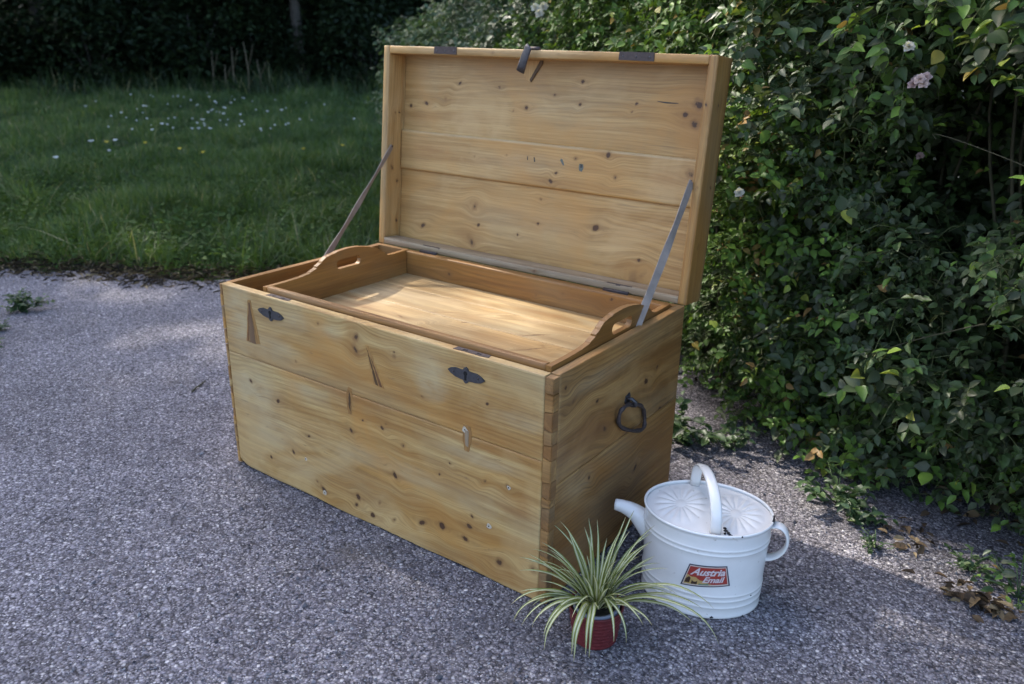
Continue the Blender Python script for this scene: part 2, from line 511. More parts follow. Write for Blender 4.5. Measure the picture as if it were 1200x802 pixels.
# right side: boards run front to back
kr = [(0.424, 0.41, .011), (0.224, 0.357, .016), (0.165, 0.256, .008), (0.184, 0.442, .008), (0.481, 0.431, .007), (0.08, 0.479, .01), (0.046, 0.52, .008), (.40, .18, .012), (.52, .3, .01)]
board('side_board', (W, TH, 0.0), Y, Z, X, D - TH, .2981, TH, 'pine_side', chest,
      [(a - TH, b, r * 1.2, r) for a, b, r in kr if b < .297], res=.006, stains_and_light=[(.2, .15, .2, .08, .6), (.45, .22, .12, .05, .5), (.1, .25, .08, .04, -.3)], deform=lambda u, v: (u, v + .006 * np.clip(1 - v / .1, 0, 1)))
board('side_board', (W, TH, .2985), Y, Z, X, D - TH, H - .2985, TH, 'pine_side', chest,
      [(a - TH, b - .2985, r * 1.2, r) for a, b, r in kr if b > .297], res=.006, stains_and_light=[(.15, .08, .15, .04, .6), (.45, .16, .12, .03, .6), (.2, .2, .15, .02, -.35), (.5, .06, .1, .04, .5)])
# left side, seen from inside above the empty compartment
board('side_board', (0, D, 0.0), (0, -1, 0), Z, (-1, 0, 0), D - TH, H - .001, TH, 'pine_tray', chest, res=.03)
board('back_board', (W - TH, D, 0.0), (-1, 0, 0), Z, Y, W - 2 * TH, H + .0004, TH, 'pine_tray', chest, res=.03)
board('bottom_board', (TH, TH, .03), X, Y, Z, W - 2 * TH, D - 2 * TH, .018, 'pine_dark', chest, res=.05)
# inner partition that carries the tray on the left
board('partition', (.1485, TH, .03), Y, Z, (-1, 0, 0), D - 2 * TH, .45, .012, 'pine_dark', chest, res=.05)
# dovetails down the two front corners
def dovetails(x0, x1, mats, nrm, n=14, depth=TH):
    zz = np.linspace(0.006, H - .0015, n + 1)
    zz[1:-1] += RNG.uniform(-.010, .010, n - 1)
    for i in range(n):
        a, b = zz[i], zz[i + 1] - .0012
        s = .004 if i % 2 else -.004
        w_ = x1 - x0
        pts = [(0, a + s * .5), (w_, a - s * .5), (w_, b + s * .5), (0, b - s * .5)] if 0 < i < n - 1 else [(0, a), (w_, a), (w_, b), (0, b)]
        bm = extrude_poly(pts, (x0, RNG.uniform(-.0014, .0006), 0), X, Z, (0, -1, 0), depth, .0016)
        o = bm_obj('dovetail', bm, M[mats[i % 2]], chest)
        set_grain(o.data, Y if i % 2 else X, Z)
dovetails(W - TH + .0006, W + .0004, ('pine_side', 'pine_corner'), 1)
dovetails(0, .0114, ('pine_front', 'pine_side'), 1, 18)

# triangular wood patches and old lock scars let into the front
def ragged(pts, amt, seed):
    r_ = np.random.default_rng(seed); out = []
    for i, p in enumerate(pts):
        q = pts[(i + 1) % len(pts)]; ln = math.hypot(q[0] - p[0], q[1] - p[1]); n = max(1, int(ln / .007))
        for k in range(n):
            f_ = k / n
            out.append((p[0] + (q[0] - p[0]) * f_ + r_.uniform(-amt, amt), p[1] + (q[1] - p[1]) * f_ + r_.uniform(-amt, amt)))
    return out
def patch(name, pts, mat, y=-.0007, T=.004, label=None, parent=chest):
    pts = ragged(pts, .0011, int(abs(pts[0][0]) * 1e4))
    bm = extrude_poly(pts, (0, y, 0), X, Z, (0, -1, 0), T, .0004)
    o = bm_obj(name, bm, M[mat], parent)
    set_grain(o.data, Z, X)
    return o
patch('wood_patch', [(.121, .532), (.133, .532), (.158, .413), (.098, .408)], 'pine_rim')
patch('wood_patch', [(.1235, .525), (.129, .525), (.141, .409), (.112, .409)], 'pine_red', -.0012)
patch('wood_patch', [(.560, .506), (.571, .506), (.620, .404), (.584, .409)], 'pine_rim')
patch('wood_patch', [(.575, .48), (.580, .475), (.614, .406), (.604, .407)], 'pine_red', -.0012)
patch('wood_patch', [(.564, .50), (.569, .49), (.600, .408), (.590, .409)], 'pine_dark', -.0012)
patch('wood_patch', [(.492, .377), (.505, .375), (.506, .345), (.501, .303), (.488, .302), (.484, .35)], 'pine_rim')
patch('wood_patch', [(.495, .37), (.501, .35), (.497, .31), (.4915, .33)], 'pine_dark', -.0012)
patch('wood_patch', [(.863, .386), (.884, .384), (.888, .36), (.880, .318), (.866, .320), (.860, .352)], 'pine_side')
patch('wood_patch', [(.868, .372), (.880, .371), (.878, .330), (.869, .332)], 'pine_grey', -.0012)

patch('wood_patch', [(.131, .50), (.134, .495), (.150, .413), (.1435, .412)], 'pine_side', -.0014)
patch('wood_patch', [(.1195, .50), (.1225, .495), (.1095, .411), (.104, .411)], 'pine_red', -.0014)
M['filler'] = simple('pale_filler', (.48, .42, .33), .8, 0, 120, .3)
for xk, zk, rk in ((.938, .147, .0065), (.992, .267, .005), (.378, .034, .007), (.868, .372, .008), (.31, .115, .005)):
    pl = patch('nail_hole', [(xk + rk * math.cos(a_) * (1 + .2 * math.sin(3 * a_ + xk * 90)), zk + rk * math.sin(a_)) for a_ in np.arange(10) * PI / 5], 'filler', -.0010)
    bm = extrude_poly([(xk + .0018 * math.cos(a_), zk + .0018 * math.sin(a_)) for a_ in np.arange(8) * PI / 4], (0, -.0013, 0), X, Z, (0, -1, 0), .002)
    bm_obj('hole', bm, M['hole'], pl)
# iron keyhole plates
def escutcheon(xc, zc, s=1.0, tilt=0):
    pts = [(-.052, .003), (-.043, .009), (-.030, .0125), (-.016, .0115), (-.008, .012), (-.005, .0175), (0, .0205), (.005, .0175), (.008, .012), (.016, .0115),
           (.030, .0115), (.043, .007), (.053, .0), (.042, -.008), (.028, -.011), (.014, -.0115), (.007, -.0125), (.004, -.0175), (0, -.0195),
           (-.005, -.017), (-.008, -.012), (-.016, -.0115), (-.030, -.0095), (-.043, -.004)]
    pts = [(xc + a * s, zc + b * s + tilt * a) for a, b in pts]
    bm = extrude_poly(pts, (0, -.0034, 0), X, Z, (0, -1, 0), .0032, .0009)
    p = bm_obj('keyhole_plate', bm, M['iron_grey'], chest)
    hole = [(xc + .0055 * math.cos(a) , zc + .005 + .0055 * math.sin(a)) for a in np.linspace(-.9, PI + .9, 12)] + [(xc - .003, zc - .011), (xc + .003, zc - .011)]
    bm = extrude_poly(hole, (0, -.0038, 0), X, Z, (0, -1, 0), .003)
    bm_obj('keyhole', bm, M['hole'], p)
    for dx in (-.034, .036):
        v, f = tube([(xc + dx * s, -.0052, zc + .002 + tilt * dx), (xc + dx * s, -.003, zc + .002 + tilt * dx)], [.0016, .003], 8)
        link('nail', mesh_raw('nail', v, f), M['iron'], p)
escutcheon(.214, .510)
escutcheon(.872, .5055)
# iron strike plates let into the top edge of the front
for x0, x1 in ((.192, .279), (.83, .927)):
    bm = extrude_poly([(x0, .004), (x0 + .03, .0065), (x1 - .02, .005), (x1, .008), (x1 - .003, .0215), (x0 + .002, .0215)], (0, 0, H + .0012), X, Y, Z, .006, .0006)
    pl = bm_obj('strike_plate', bm, M['iron'], chest)
    for k in (.3, .7):
        xm = x0 + (x1 - x0) * k
        bm = extrude_poly([(xm - .006, .010), (xm + .006, .010), (xm + .006, .015), (xm - .006, .015)], (0, 0, H + .0016), X, Y, Z, .003)
        bm_obj('slot', bm, M['hole'], pl)

# bail handle on the right side
hp = [(0.334, 0.384), (0.294, 0.396), (0.272, 0.395), (0.263, 0.384), (0.266, 0.358), (0.28, 0.338), (0.304, 0.32), (0.346, 0.3), (0.389, 0.286), (0.413, 0.286), (0.424, 0.298), (0.42, 0.326), (0.404, 0.347), (0.377, 0.366)]
def catmull(P, n=5):
    P = [Vector(p) for p in P]; m = len(P); out = []
    for i in range(m):
        a, b, c, d = P[i - 1], P[i], P[(i + 1) % m], P[(i + 2) % m]
        for k in range(n):
            t = k / n
            out.append(.5 * ((2 * b) + (c - a) * t + (2 * a - 5 * b + 4 * c - d) * t * t + (3 * b - a - 3 * c + d) * t ** 3))
    return out
hp = [(.345 + (a - .345) * .88, .343 + (b - .343) * .88 + .004) for a, b in hp]
cp = catmull([(W + .012 + .004 * math.sin(i), a, b) for i, (a, b) in enumerate(hp)])
cp.append(cp[0])
v, f = tube(cp, [.0050 + .0007 * math.sin(i * .7) for i in range(len(cp))], 10, caps=False)
hd = link('ring_handle', mesh_raw('ring_handle', v, f), M['iron'], chest)
bm = extrude_poly([(-.010, .018), (.008, .022), (.013, .008), (.009, -.006), (-.010, -.008), (-.014, .006)], (W + .0032, .330, .388), Y, Z, X, .005, .001)
bm_obj('handle_plate', bm, M['iron_grey'], hd)
v, f = tube([(W + .001, .322, .400), (W + .016, .324, .401), (W + .024, .327, .394), (W + .022, .331, .384), (W + .012, .334, .380), (W + .001, .335, .381)], .0048, 8)
link('staple', mesh_raw('staple', v, f), M['iron_grey'], hd)

# ------------------------------------------------------------------ lid
THL = R(5.28)
HZ = H + .0012
HLc = Vector((0, D, HZ))
LU = Vector((0, math.sin(THL), math.cos(THL)))       # up the open lid
LD = Vector((0, math.cos(THL), -math.sin(THL)))      # into the lid, away from the viewer
LN = -LD
HL, DL = .617, .093
def LP(x, u, d): return HLc + Vector((x, 0, 0)) + LU * u + LD * d
# outer skin that carries everything
bm = extrude_poly([(0, 0), (W, 0), (W, HL), (0, HL)], LP(0, 0, DL - .008), X, LU, LN, .008, 0)
lid = bm_obj('lid', bm, M['pine_side'], chest); set_grain(lid.data, X, tuple(LU))
kl = [(0.337, 0.712, .010), (0.354, 0.658, .007), (0.456, 1.011, .005), (0.502, 1.023, .009), (0.685, 1.103, .007), (0.597, 1.063, .006), (0.683, 1.042, .005), (0.857, 1.054, .005), (0.846, 1.032, .005),
      (1.001, 1.035, .010), (1.034, 1.062, .017), (1.029, 1.013, .014), (1.04, 0.885, .015), (0.822, 0.853, .009), (0.613, 0.821, .007), (0.794, 0.911, .010), (0.579, 0.765, .006),
      (0.505, 0.65, .006), (0.576, 0.693, .005), (0.772, 0.708, .011), (0.918, 0.639, .007), (0.126, 0.626, .010), (0.195, 1.031, .008), (0.117, 1.014, .007), (0.052, 1.003, .008), (.25, 1.08, .006), (.40, 1.075, .005)]
kl_band = [(.69, .892, .008), (.63, .846, .006), (.45, .88, .004), (.33, .865, .004)]
def lidk(u0, u1, ks):
    out = []
    for x, z, r in ks:
        u = (z - HZ) / math.cos(THL)
        if u0 < u < u1: out.append((x - TH, u - u0, r * 1.0, r * 1.05))
    return out
pw = W - 2 * TH
U1, U2 = .2415, .367
big_knots = [(.33 - TH, .045, .012, .028, .7), (.905 - TH, .03, .014, .03, .7), (.93 - TH, .04, .01, .02, .6), (.335 - TH, .155, .010, .022, .8)]
board('lid_plank', LP(TH, .0, .074), X, LU, LN, pw, U1 + .004, .010, 'pine_lid', lid, lidk(0, U1, kl) + big_knots, res=.0045, stains_and_light=[(.9, .03, .2, .04, .4), (.3, .05, .06, .05, .5), (.88, .05, .05, .06, .5), (.5, .12, .2, .04, -.4)])
board('lid_plank', LP(TH, U1, .0655), X, LU, LN, pw, U2 - U1, .0185, 'pine_lid', lid, lidk(U1, U2, kl + kl_band), res=.0045, bev=.004, stains_and_light=[(.1, .07, .12, .02, .6), (.5, .07, .15, .03, -.35), (.95, .06, .06, .03, .5), (.52, .124, .6, .004, -.9), (.52, .001, .6, .004, .9)])  # last two entries paint a highlight along the top edge, shade along the bottom
board('lid_plank', LP(TH, U2 - .004, .0765), X, LU, LN, pw, HL - U2 + .004, .008, 'pine_lid', lid,
      lidk(U2, HL, kl) + [(.955 - TH, .133, .026, .0016, 1)], res=.0045, stains_and_light=[(1.0, .12, .05, .06, .55), (.1, .05, .1, .02, .5), (.5, .21, .3, .02, .5), (.6, .1, .2, .05, -.3)])
# the four boards of the lid's frame
board('lid_rim', LP(0, 0, 0), LU, X, LN, HL, TH, DL - .0082, 'pine_lid', lid, [(.245, .011, .006, .006), (.42, .012, .005, .005)], res=.02)
# inner face of the left rim is the wide visible one
board('rim_lining', LP(TH + .0016, TH, .001), LU, tuple(LD), X, HL - 2 * TH, .066, .0014, 'pine_lid', lid,
      [(.396, .034, .006, .006), (.397, .053, .005, .005), (.224, .026, .010, .009), (.18, .052, .009, .010), (.05, .055, .006, .006)], res=.0045, bev=.001)
board('lid_rim', LP(W - TH, 0, 0), LU, X, LN, HL, TH, DL - .0082, 'pine_rim', lid, [(.3, .011, .006, .008), (.5, .009, .004, .005)], res=.006)
board('rim_lining', LP(W + .0016, .001, .001), LU, tuple(LD), X, HL - .002, DL - .010, .0014, 'pine_rim', lid,
      [(.5, .04, .012, .008), (.3, .06, .008, .008), (.15, .03, .01, .007)], res=.008, bev=.001)
board('lid_rim', LP(TH, HL - TH, .0006), X, LU, LN, pw, TH, .0735, 'pine_lid', lid, [(.4, .012, .006, .005), (.75, .01, .004, .004)], res=.01)
board('lid_rim', LP(TH, 0.0, .0006), X, LU, LN, pw, .020, .067, 'pine_grey', lid, [(.6, .01, .006, .005)], res=.01)
# iron plates on the rim, hasp and patch
for x0, x1 in ((.206, .293), (.832, .933)):
    bm = extrude_poly([(x0, HL - TH + .003), (x1, HL - TH + .002), (x1 - .001, HL + .0015), (x0 + .001, HL + .0015)], HLc + LN * .0016, X, LU, LN, .003, .0005)
    pl = bm_obj('rim_plate', bm, M['iron'], lid)
    for k in (.12, .5, .88):
        xm = x0 + (x1 - x0) * k
        p0 = HLc + Vector((xm, 0, 0)) + LU * (HL - TH * .45)
        v, f = tube([p0 + LN * .0016, p0 + LN * .0026], [.003, .002], 8)
        link('nail', mesh_raw('nail', v, f), M['iron_grey'], pl)
hs = [(.565, .655, 1.1815), (.562, .654, 1.178), (.553, .650, 1.152), (.544, .651, 1.13), (.536, .655, 1.114)]
def flatbar(pts, wd, th, name, mat, parent, side=(1, 0, .0)):
    v, f = tube(pts, 1.0, 8, True, (wd / 2, th / 2), side)
    o = link(name, mesh_raw(name, v, f, smooth=True), mat, parent)
    return o
hasp = flatbar(hs, .026, .005, 'hasp', M['iron_grey'], lid, (1, 0, .3))
v, f = tube([LP(.549, HL + .003, .006), LP(.581, HL + .003, .006)], .0055, 10)
link('hasp_hinge', mesh_raw('hasp_hinge', v, f), M['iron'], hasp)
flatbar([LP(.565, HL + .0015, .004), LP(.567, HL + .0022, .05)], .028, .0035, 'hasp_leaf', M['iron'], hasp)
def lidpatch(pts, d, mat, T=.004):
    bm = extrude_poly(pts, LP(0, 0, d), X, LU, LN, T, .0004)
    o = bm_obj('wood_patch', bm, M[mat], lid); set_grain(o.data, tuple(LU), X)
lidpatch([(.470, .592), (.548, .594), (.549, .588), (.512, .535), (.495, .540)], .0732, 'pine_lid')
lidpatch([(.540, .594), (.549, .594), (.549, .586), (.513, .534), (.508, .540)], .0726, 'pine_dark')
# pencilled batch marks and a scrap of blue paper on the middle plank
M['ink'] = simple('teal_ink', (.12, .13, .105), .7, 0, 300, .6); M['ink_dark'] = simple('black_ink', (.05, .045, .04), .7, 0, 300, .6)
def mark(name, pts, d, mat):
    bm = extrude_poly(pts, LP(0, 0, d), X, LU, LN, .001); bm_obj(name, bm, M[mat], lid)
mark('ink_mark', [(.705, .323), (.717, .322), (.719, .312), (.715, .301), (.706, .303), (.703, .312)], .0651, 'ink')
mark('ink_mark', [(.708, .322), (.715, .321), (.714, .313), (.709, .311)], .0648, 'ink_dark')
mark('ink_mark', [(.642, .331), (.648, .329), (.655, .314), (.651, .312), (.645, .319), (.640, .325)], .0651, 'ink')
mark('ink_mark', [(.548, .326), (.552, .326), (.555, .314), (.551, .312)], .0651, 'ink_dark')
mark('ink_mark', [(.525, .326), (.528, .327), (.529, .316), (.526, .316)], .0651, 'ink_dark')
mark('crack', [(.915, .5045), (.94, .5035), (.98, .5025), (.975, .5005), (.945, .4995), (.92, .5025)], .0761, 'ink_dark')
# hinges
for x0, x1 in ((.184, .262), (.855, .942)):
    bm = extrude_poly([(x0, .003), (x1, .003), (x1, .021), (x0 + .01, .021)], LP(0, 0, .001), X, LU, LN, .0025, .0006)
    h = bm_obj('hinge', bm, M['iron'], chest)
    p0, p1 = LP(x0 + .004, .001, -.004), LP(x1 - .006, .001, -.004)
    v, f = tube([p0, p1], .0046, 10)
    link('hinge_knuckle', mesh_raw('hinge_knuckle', v, f), M['iron'], h)
    bm = extrude_poly([(x0 + .005, D - .022), (x1 - .004, D - .022), (x1 - .004, D - .004), (x0 + .005, D - .004)], (0, 0, H + .0008), X, Y, Z, .0022, .0005)
    bm_obj('hinge_leaf', bm, M['iron'], h)

# stay straps
t = NT('strap_webbing')
tc = t.n('TexCoord').outputs['UV']
gn = t.attr('grain').outputs['Vector']
wv_ = t.n('TexWave', wave_type='BANDS'); wv_.inputs['Scale'].default_value = 160; t.l(gn, wv_.inputs['Vector'])
nn = t.noise(gn, 35, 4)
c = t.mix(nn.outputs['Fac'], (.15, .122, .10), (.40, .33, .28))
t.done(c, .75, t.bump(wv_.outputs['Fac'], .3, .0004))
M['strap'] = t.m
def strap(p0, p1, sag, w0, tw, mat='strap'):
    p0, p1 = Vector(p0), Vector(p1)
    n = 26
    pts = []
    for i in range(n):
        s = i / (n - 1)
        pts.append(p0.lerp(p1, s) + Vector((0, 0, -sag * 4 * s * (1 - s))))
    def side(i):
        a = tw[0] + (tw[1] - tw[0]) * i / (n - 1) + .15 * math.sin(i * .6)
        return (math.sin(a), math.cos(a) * .85, math.cos(a) * -.5)
    V, Gv = [], []
    m = len(pts)
    for i, p in enumerate(pts):
        t_ = (pts[min(i + 1, m - 1)] - pts[max(i - 1, 0)]).normalized()
        s = Vector(side(i)); s = (s - t_ * s.dot(t_)).normalized(); b = t_.cross(s)
        for a, c_ in ((-1, 1), (1, 1), (1, -1), (-1, -1)):
            V.append(p + s * a * w0 / 2 + b * c_ * .0009); Gv.append((i * .018, a * w0 / 2, 0))
    F = [(i * 4 + k, i * 4 + (k + 1) % 4, i * 4 + 4 + (k + 1) % 4, i * 4 + 4 + k) for i in range(m - 1) for k in range(4)]
    F += [(3, 2, 1, 0), tuple((m - 1) * 4 + k for k in range(4))]
    me = mesh_raw('stay_strap', [list(v) for v in V], [np.array(F)], {'grain': np.array(Gv)}, smooth=False)
    o = link('stay_strap', me, M[mat], chest)
    for p in (p0 + (p1 - p0) * .012, p1):
        xs_ = 1 if p0.x < .5 else -1
        v, f = tube([p + Vector((xs_ * .0035, 0, 0)), p + Vector((xs_ * .001, 0, 0))], [.002, .0042], 10)
        link('tack', mesh_raw('tack', v, f), M['iron'], o)
strap((W - TH - .0035, .385, .535), (W - TH - .003, .648, .872), .009, .021, (.95, .15))
strap((TH + .004, .34, .535), (TH + .0055, .668, .868), .004, .022, (-.1, -.45))

# ================================================================== TRAY
tray = empty('wooden_tray', (.6, .3, .478))
tag(tray, 'pine butler tray with curved cut out handle ends resting inside the open chest', 'tray')
def tb(*a, **k):
    o = board(*a, parent=None, **k); o.parent = tray; o.matrix_parent_inverse = Matrix.Translation((-.6, -.3, -.478)); return o
TX0, TX1, TY0, TY1 = .150, 1.0735, .030, .5885
TF, TT = .490, .014
def put(o):
    o.parent = tray; o.matrix_parent_inverse = Matrix.Translation((-.6, -.3, -.478)); return o
fl = [(.615, .313, .022, .004), (.67, .204, .016, .005), (.88, .292, .018, .006), (.871, .262, .04, .005), (.818, .346, .05, .005), (.572, .191, .022, .006), (.449, .243, .025, .004), (.607, .169, .012, .004),
      (.75, .15, .03, .004), (.5, .33, .05, .003), (.35, .12, .02, .004), (.95, .2, .02, .004), (.72, .42, .04, .003), (.54, .1, .016, .005)]
ys_ = [TY0 + TT, .165, .318, .455, TY1 - TT]
for i in range(4):
    y0, y1 = ys_[i], ys_[i + 1] - .0004
    put(board('floor_board', (TX0 + TT, y0, TF), X, Y, Z, TX1 - TX0 - 2 * TT, y1 - y0, .010, 'pine_floor', None,
              [(a - TX0 - TT, b - y0, r, q, .8) for a, b, r, q in fl if y0 < b < y1], res=.005, bev=.0004, stains_and_light=[(RNG.uniform(0, .9), RNG.uniform(0, .14), RNG.uniform(.03, .12), RNG.uniform(.008, .03), RNG.choice([.7, .8, -.5])) for _ in range(7)]))
RT = .569
put(board('front_rail', (TX0 + TT, TY0, TF - .012), X, Z, (0, -1, 0), TX1 - TX0 - 2 * TT, RT - TF + .012, TT, 'pine_tray', None, res=.012, bev=.003))
put(board('back_rail', (TX0 + TT, TY1 - TT, TF - .012), X, Z, (0, -1, 0), TX1 - TX0 - 2 * TT, RT - TF + .006, TT, 'pine_tray', None,
          [(.329 - TX0, .04, .014, .012), (.741 - TX0, .057, .006, .006), (.895 - TX0, .07, .014, .010), (.5, .035, .006, .006)], res=.005, bev=.002))
def tray_end(x0):
    L = TY1 - TY0
    prof = [(0, .567), (.07, .567), (.125, .569), (.155, .574), (.178, .584), (.198, .598), (.215, .6075), (.225, .6085), (.26, .6155), (.305, .618), (.35, .614), (.39, .605), (.42, .594),
            (.438, .584), (.450, .574), (.460, .567), (.475, .564), (.51, .5645), (L, .5655)]
    pu = [p[0] for p in prof]; pz = [p[1] for p in prof]
    hu0, hu1, hc, hr = .252, .348, .5765, .0135
    us = np.unique(np.concatenate([np.linspace(0, L, 70), pu, np.linspace(hu0, hu0 + hr, 8), np.linspace(hu1 - hr, hu1, 8)]))
    us = us[np.concatenate([[True], np.diff(us) > 1e-5])]
    ztop = np.interp(us, pu, pz)
    k = np.ones(5) / 5
    zs = np.convolve(np.pad(ztop, 2, mode='edge'), k, mode='valid')
    ztop = np.where((us > .2) & (us < .222), ztop, zs)
    bm = bmesh.new()
    zb = TF - .012
    def hole(u):
        if u <= hu0 or u >= hu1: return None
        d = 0 if hu0 + hr <= u <= hu1 - hr else (hu0 + hr - u if u < hu0 + hr else u - hu1 + hr)
        return math.sqrt(max(0, hr * hr - d * d))
    cols = []
    def vv(u, z): return (bm.verts.new((x0, TY0 + u, z)), bm.verts.new((x0 + TT, TY0 + u, z)))
    for u, zt in zip(us, ztop):
        h = hole(u)
        hm = hc if hu0 - .001 <= u <= hu1 + .001 else min(hc, zb + .6 * (zt - zb))
        c = {'b': vv(u, zb), 't': vv(u, zt)}
        if h is None or h < 1e-6:
            m_ = vv(u, hm); c['m0'] = m_; c['m1'] = m_; c['open'] = False
        else:
            c['m0'] = vv(u, hc - h); c['m1'] = vv(u, hc + h); c['open'] = True
        cols.append(c)
    def q(a, b, c, d): bm.faces.new((a, b, c, d))
    for A, B in zip(cols[:-1], cols[1:]):
        for s in (0, 1):
            for lo, hi in (('b', 'm0'), ('m1', 't')):
                q(A[lo][s], B[lo][s], B[hi][s], A[hi][s])
        q(A['t'][0], A['t'][1], B['t'][1], B['t'][0]); q(A['b'][0], B['b'][0], B['b'][1], A['b'][1])
        if A['open'] or B['open']:
            for mk in ('m0', 'm1'):
                bm.faces.new((A[mk][0], A[mk][1], B[mk][1], B[mk][0]))
    for C in (cols[0], cols[-1]):
        for lo, hi in (('b', 'm0'), ('m1', 't')): q(C[lo][0], C[lo][1], C[hi][1], C[hi][0])
    bmesh.ops.remove_doubles(bm, verts=bm.verts, dist=1e-6)
    o = bm_obj('handle_end', bm, M['pine_tray'])
    set_grain(o.data, Y, Z)
    b = o.modifiers.new('bevel', 'BEVEL'); b.width = .0022; b.segments = 2; b.limit_method = 'ANGLE'; b.angle_limit = R(50)
    put(o)
tray_end(TX0); tray_end(TX1 - TT)

# ================================================================== WATERING CAN
CX, CY, CA, CH = 1.3506, .2716, .29474, .219
ca_, sa_ = math.cos(CA), math.sin(CA)
t = NT('white_enamel')
tc = t.n('TexCoord').outputs['Object']
n1 = t.noise(tc, 18, 4, .6); n2 = t.noise(tc, 55, 5, .7)
c = t.mix(t.ramp(n1.outputs['Fac'], [(.4, 0), (.8, .35)]), (.81, .785, .75), (.67, .64, .60))
c = t.mix(t.ramp(n2.outputs['Fac'], [(.64, 0), (.72, .6)]), c, (.42, .37, .30))
t.done(c, .24, t.bump(n1.outputs['Fac'], .15, .004), Coat_Weight=.3, Coat_Roughness=.1)
M['enamel'] = t.m
M['chip'] = simple('enamel_chip_black', (.018, .015, .015), .7, 0, 300)
can = empty('watering_can', (CX, CY, 0))
can.rotation_euler = (0, 0, CA)
tag(can, 'white enamelled oval watering can with a red maker sticker on its front', 'watering can')
A0, B0, A1, B1 = .1337, .1065, .1404, .1140
def can_ab(z):
    k = z / CH
    return A0 + (A1 - A0) * k, B0 + (B1 - B0) * k
prof = [(.0, -.006), (.0005, -.001), (.003, .0012), (.008, .0012), (.011, 0)]
def rib(z): return [(z - .004, 0), (z - .002, .0008), (z, .0019), (z + .002, .0008), (z + .004, 0)]
for z in (.030, .047, .060): prof += rib(z)
prof += [(.09, 0), (.12, 0), (.15, 0)]
for z in (.167, .179): prof += rib(z)
prof += [(.195, 0), (.208, 0), (.2125, .0005), (.215, .0026), (.218, .0036), (.2205, .0030), (.2215, .0010), (.221, -.0012), (.2185, -.0026)]
NA = 120
th = np.arange(NA) * 2 * PI / NA
V = []
for z, o in prof:
    a, b = can_ab(z)
    V.append(np.stack([(a + o) * np.cos(th), (b + o) * np.sin(th), np.full(NA, z)], 1))
V = np.concatenate(V)
n_ = len(prof)
idx = np.arange(n_ * NA).reshape(n_, NA)
Fb = np.stack([idx[:-1], np.roll(idx[:-1], -1, 1), np.roll(idx[1:], -1, 1), idx[1:]], -1).reshape(-1, 4)
me = mesh_raw('can_body', V, [Fb, np.arange(NA)[::-1]], smooth=[True, False])
link('body', me, M['enamel'], can)
# embossed top plate with two daisies
rr = np.concatenate([np.linspace(0, .97, 70), [.985]])
ta = np.arange(260) * 2 * PI / 260
rg, tg = np.meshgrid(rr, ta, indexing='ij')
px_, py_ = rg * (A1 + .001) * np.cos(tg), rg * (B1 + .001) * np.sin(tg)
pz_ = np.full_like(px_, CH - .006) + .004 * (1 - rg ** 2)
for s in (-1, 1):
    dx, dy = (px_ - s * .061) / .060, py_ / .088
    rho = np.hypot(dx, dy); an = np.arctan2(dy, dx)
    petal = np.abs(np.cos(an * 8)) ** .7
    env = np.clip((rho - .14) / .3, 0, 1) * np.clip((1.02 - rho) / .3, 0, 1)
    pz_ += .0034 * petal ** 1.4 * env * (.55 + .45 * rho)
    pz_ += .0020 * np.clip(1 - (rho / .2) ** 2, 0, 1)
me = mesh_raw('can_top', np.stack([px_, py_, pz_], -1).reshape(-1, 3), [np.concatenate([grid_faces(71, 260), np.stack([np.arange(70) * 260 + 259, np.arange(1, 71) * 260 + 259, np.arange(1, 71) * 260, np.arange(70) * 260], 1)])])
link('top_plate', me, M['enamel'], can)
# carrying arch across the middle
ar = []
for k in range(25):
    a = PI * k / 24
    ar.append((-.008 + .034 * math.cos(a), -.097 * math.cos(a), CH - .004 + .088 * max(0, math.sin(a)) ** .75))
v, f = tube(ar, 1, 12, True, (.0120, .0045), (1, 0, 0))
link('carry_handle', mesh_raw('carry_handle', v, f), M['enamel'], can)
# side handle
sh = [(.137, 0, .203), (.150, 0, .208), (.165, 0, .203), (.175, 0, .188), (.178, 0, .168), (.173, 0, .148), (.161, 0, .131), (.146, 0, .122), (.133, 0, .119)]
shp = [Vector(sh[0])]
for i in range(len(sh) - 1):
    for k in range(1, 4): shp.append(Vector(sh[i]).lerp(Vector(sh[i + 1]), k / 3))
for _ in range(2): shp = [shp[0]] + [(shp[i - 1] + shp[i] * 2 + shp[i + 1]) / 4 for i in range(1, len(shp) - 1)] + [shp[-1]]
v, f = tube(shp, 1, 12, True, (.0150, .0040), (0, 1, 0))
link('side_handle', mesh_raw('side_handle', v, f), M['enamel'], can)
# spout: rises from the body and turns level, open end
spp = [(-.108, 0, .122), (-.127, 0, .139), (-.144, 0, .156), (-.160, 0, .169), (-.178, 0, .177), (-.195, 0, .181), (-.210, 0, .182)]
spr = [.032, .0295, .0255, .021, .0175, .015, .0135]
s2, r2 = [], []
for i in range(len(spp) - 1):
    for k in range(4):
        s2.append(Vector(spp[i]).lerp(Vector(spp[i + 1]), k / 4)); r2.append(spr[i] + (spr[i + 1] - spr[i]) * k / 4)
s2.append(Vector(spp[-1])); r2.append(spr[-1])
for _ in range(3): s2 = [s2[0]] + [(s2[i - 1] + s2[i] * 2 + s2[i + 1]) / 4 for i in range(1, len(s2) - 1)] + [s2[-1]]
tip = s2[-1]
s2 += [tip + Vector((-.0006, 0, 0)), tip + Vector((.001, 0, 0)), tip + Vector((.05, 0, -.002))]; r2 += [.0129, .0120, .0106]
v, f = tube(s2, r2, 20, False, None, (0, 1, 0))
link('spout', mesh_raw('spout', v, f), M['enamel'], can)

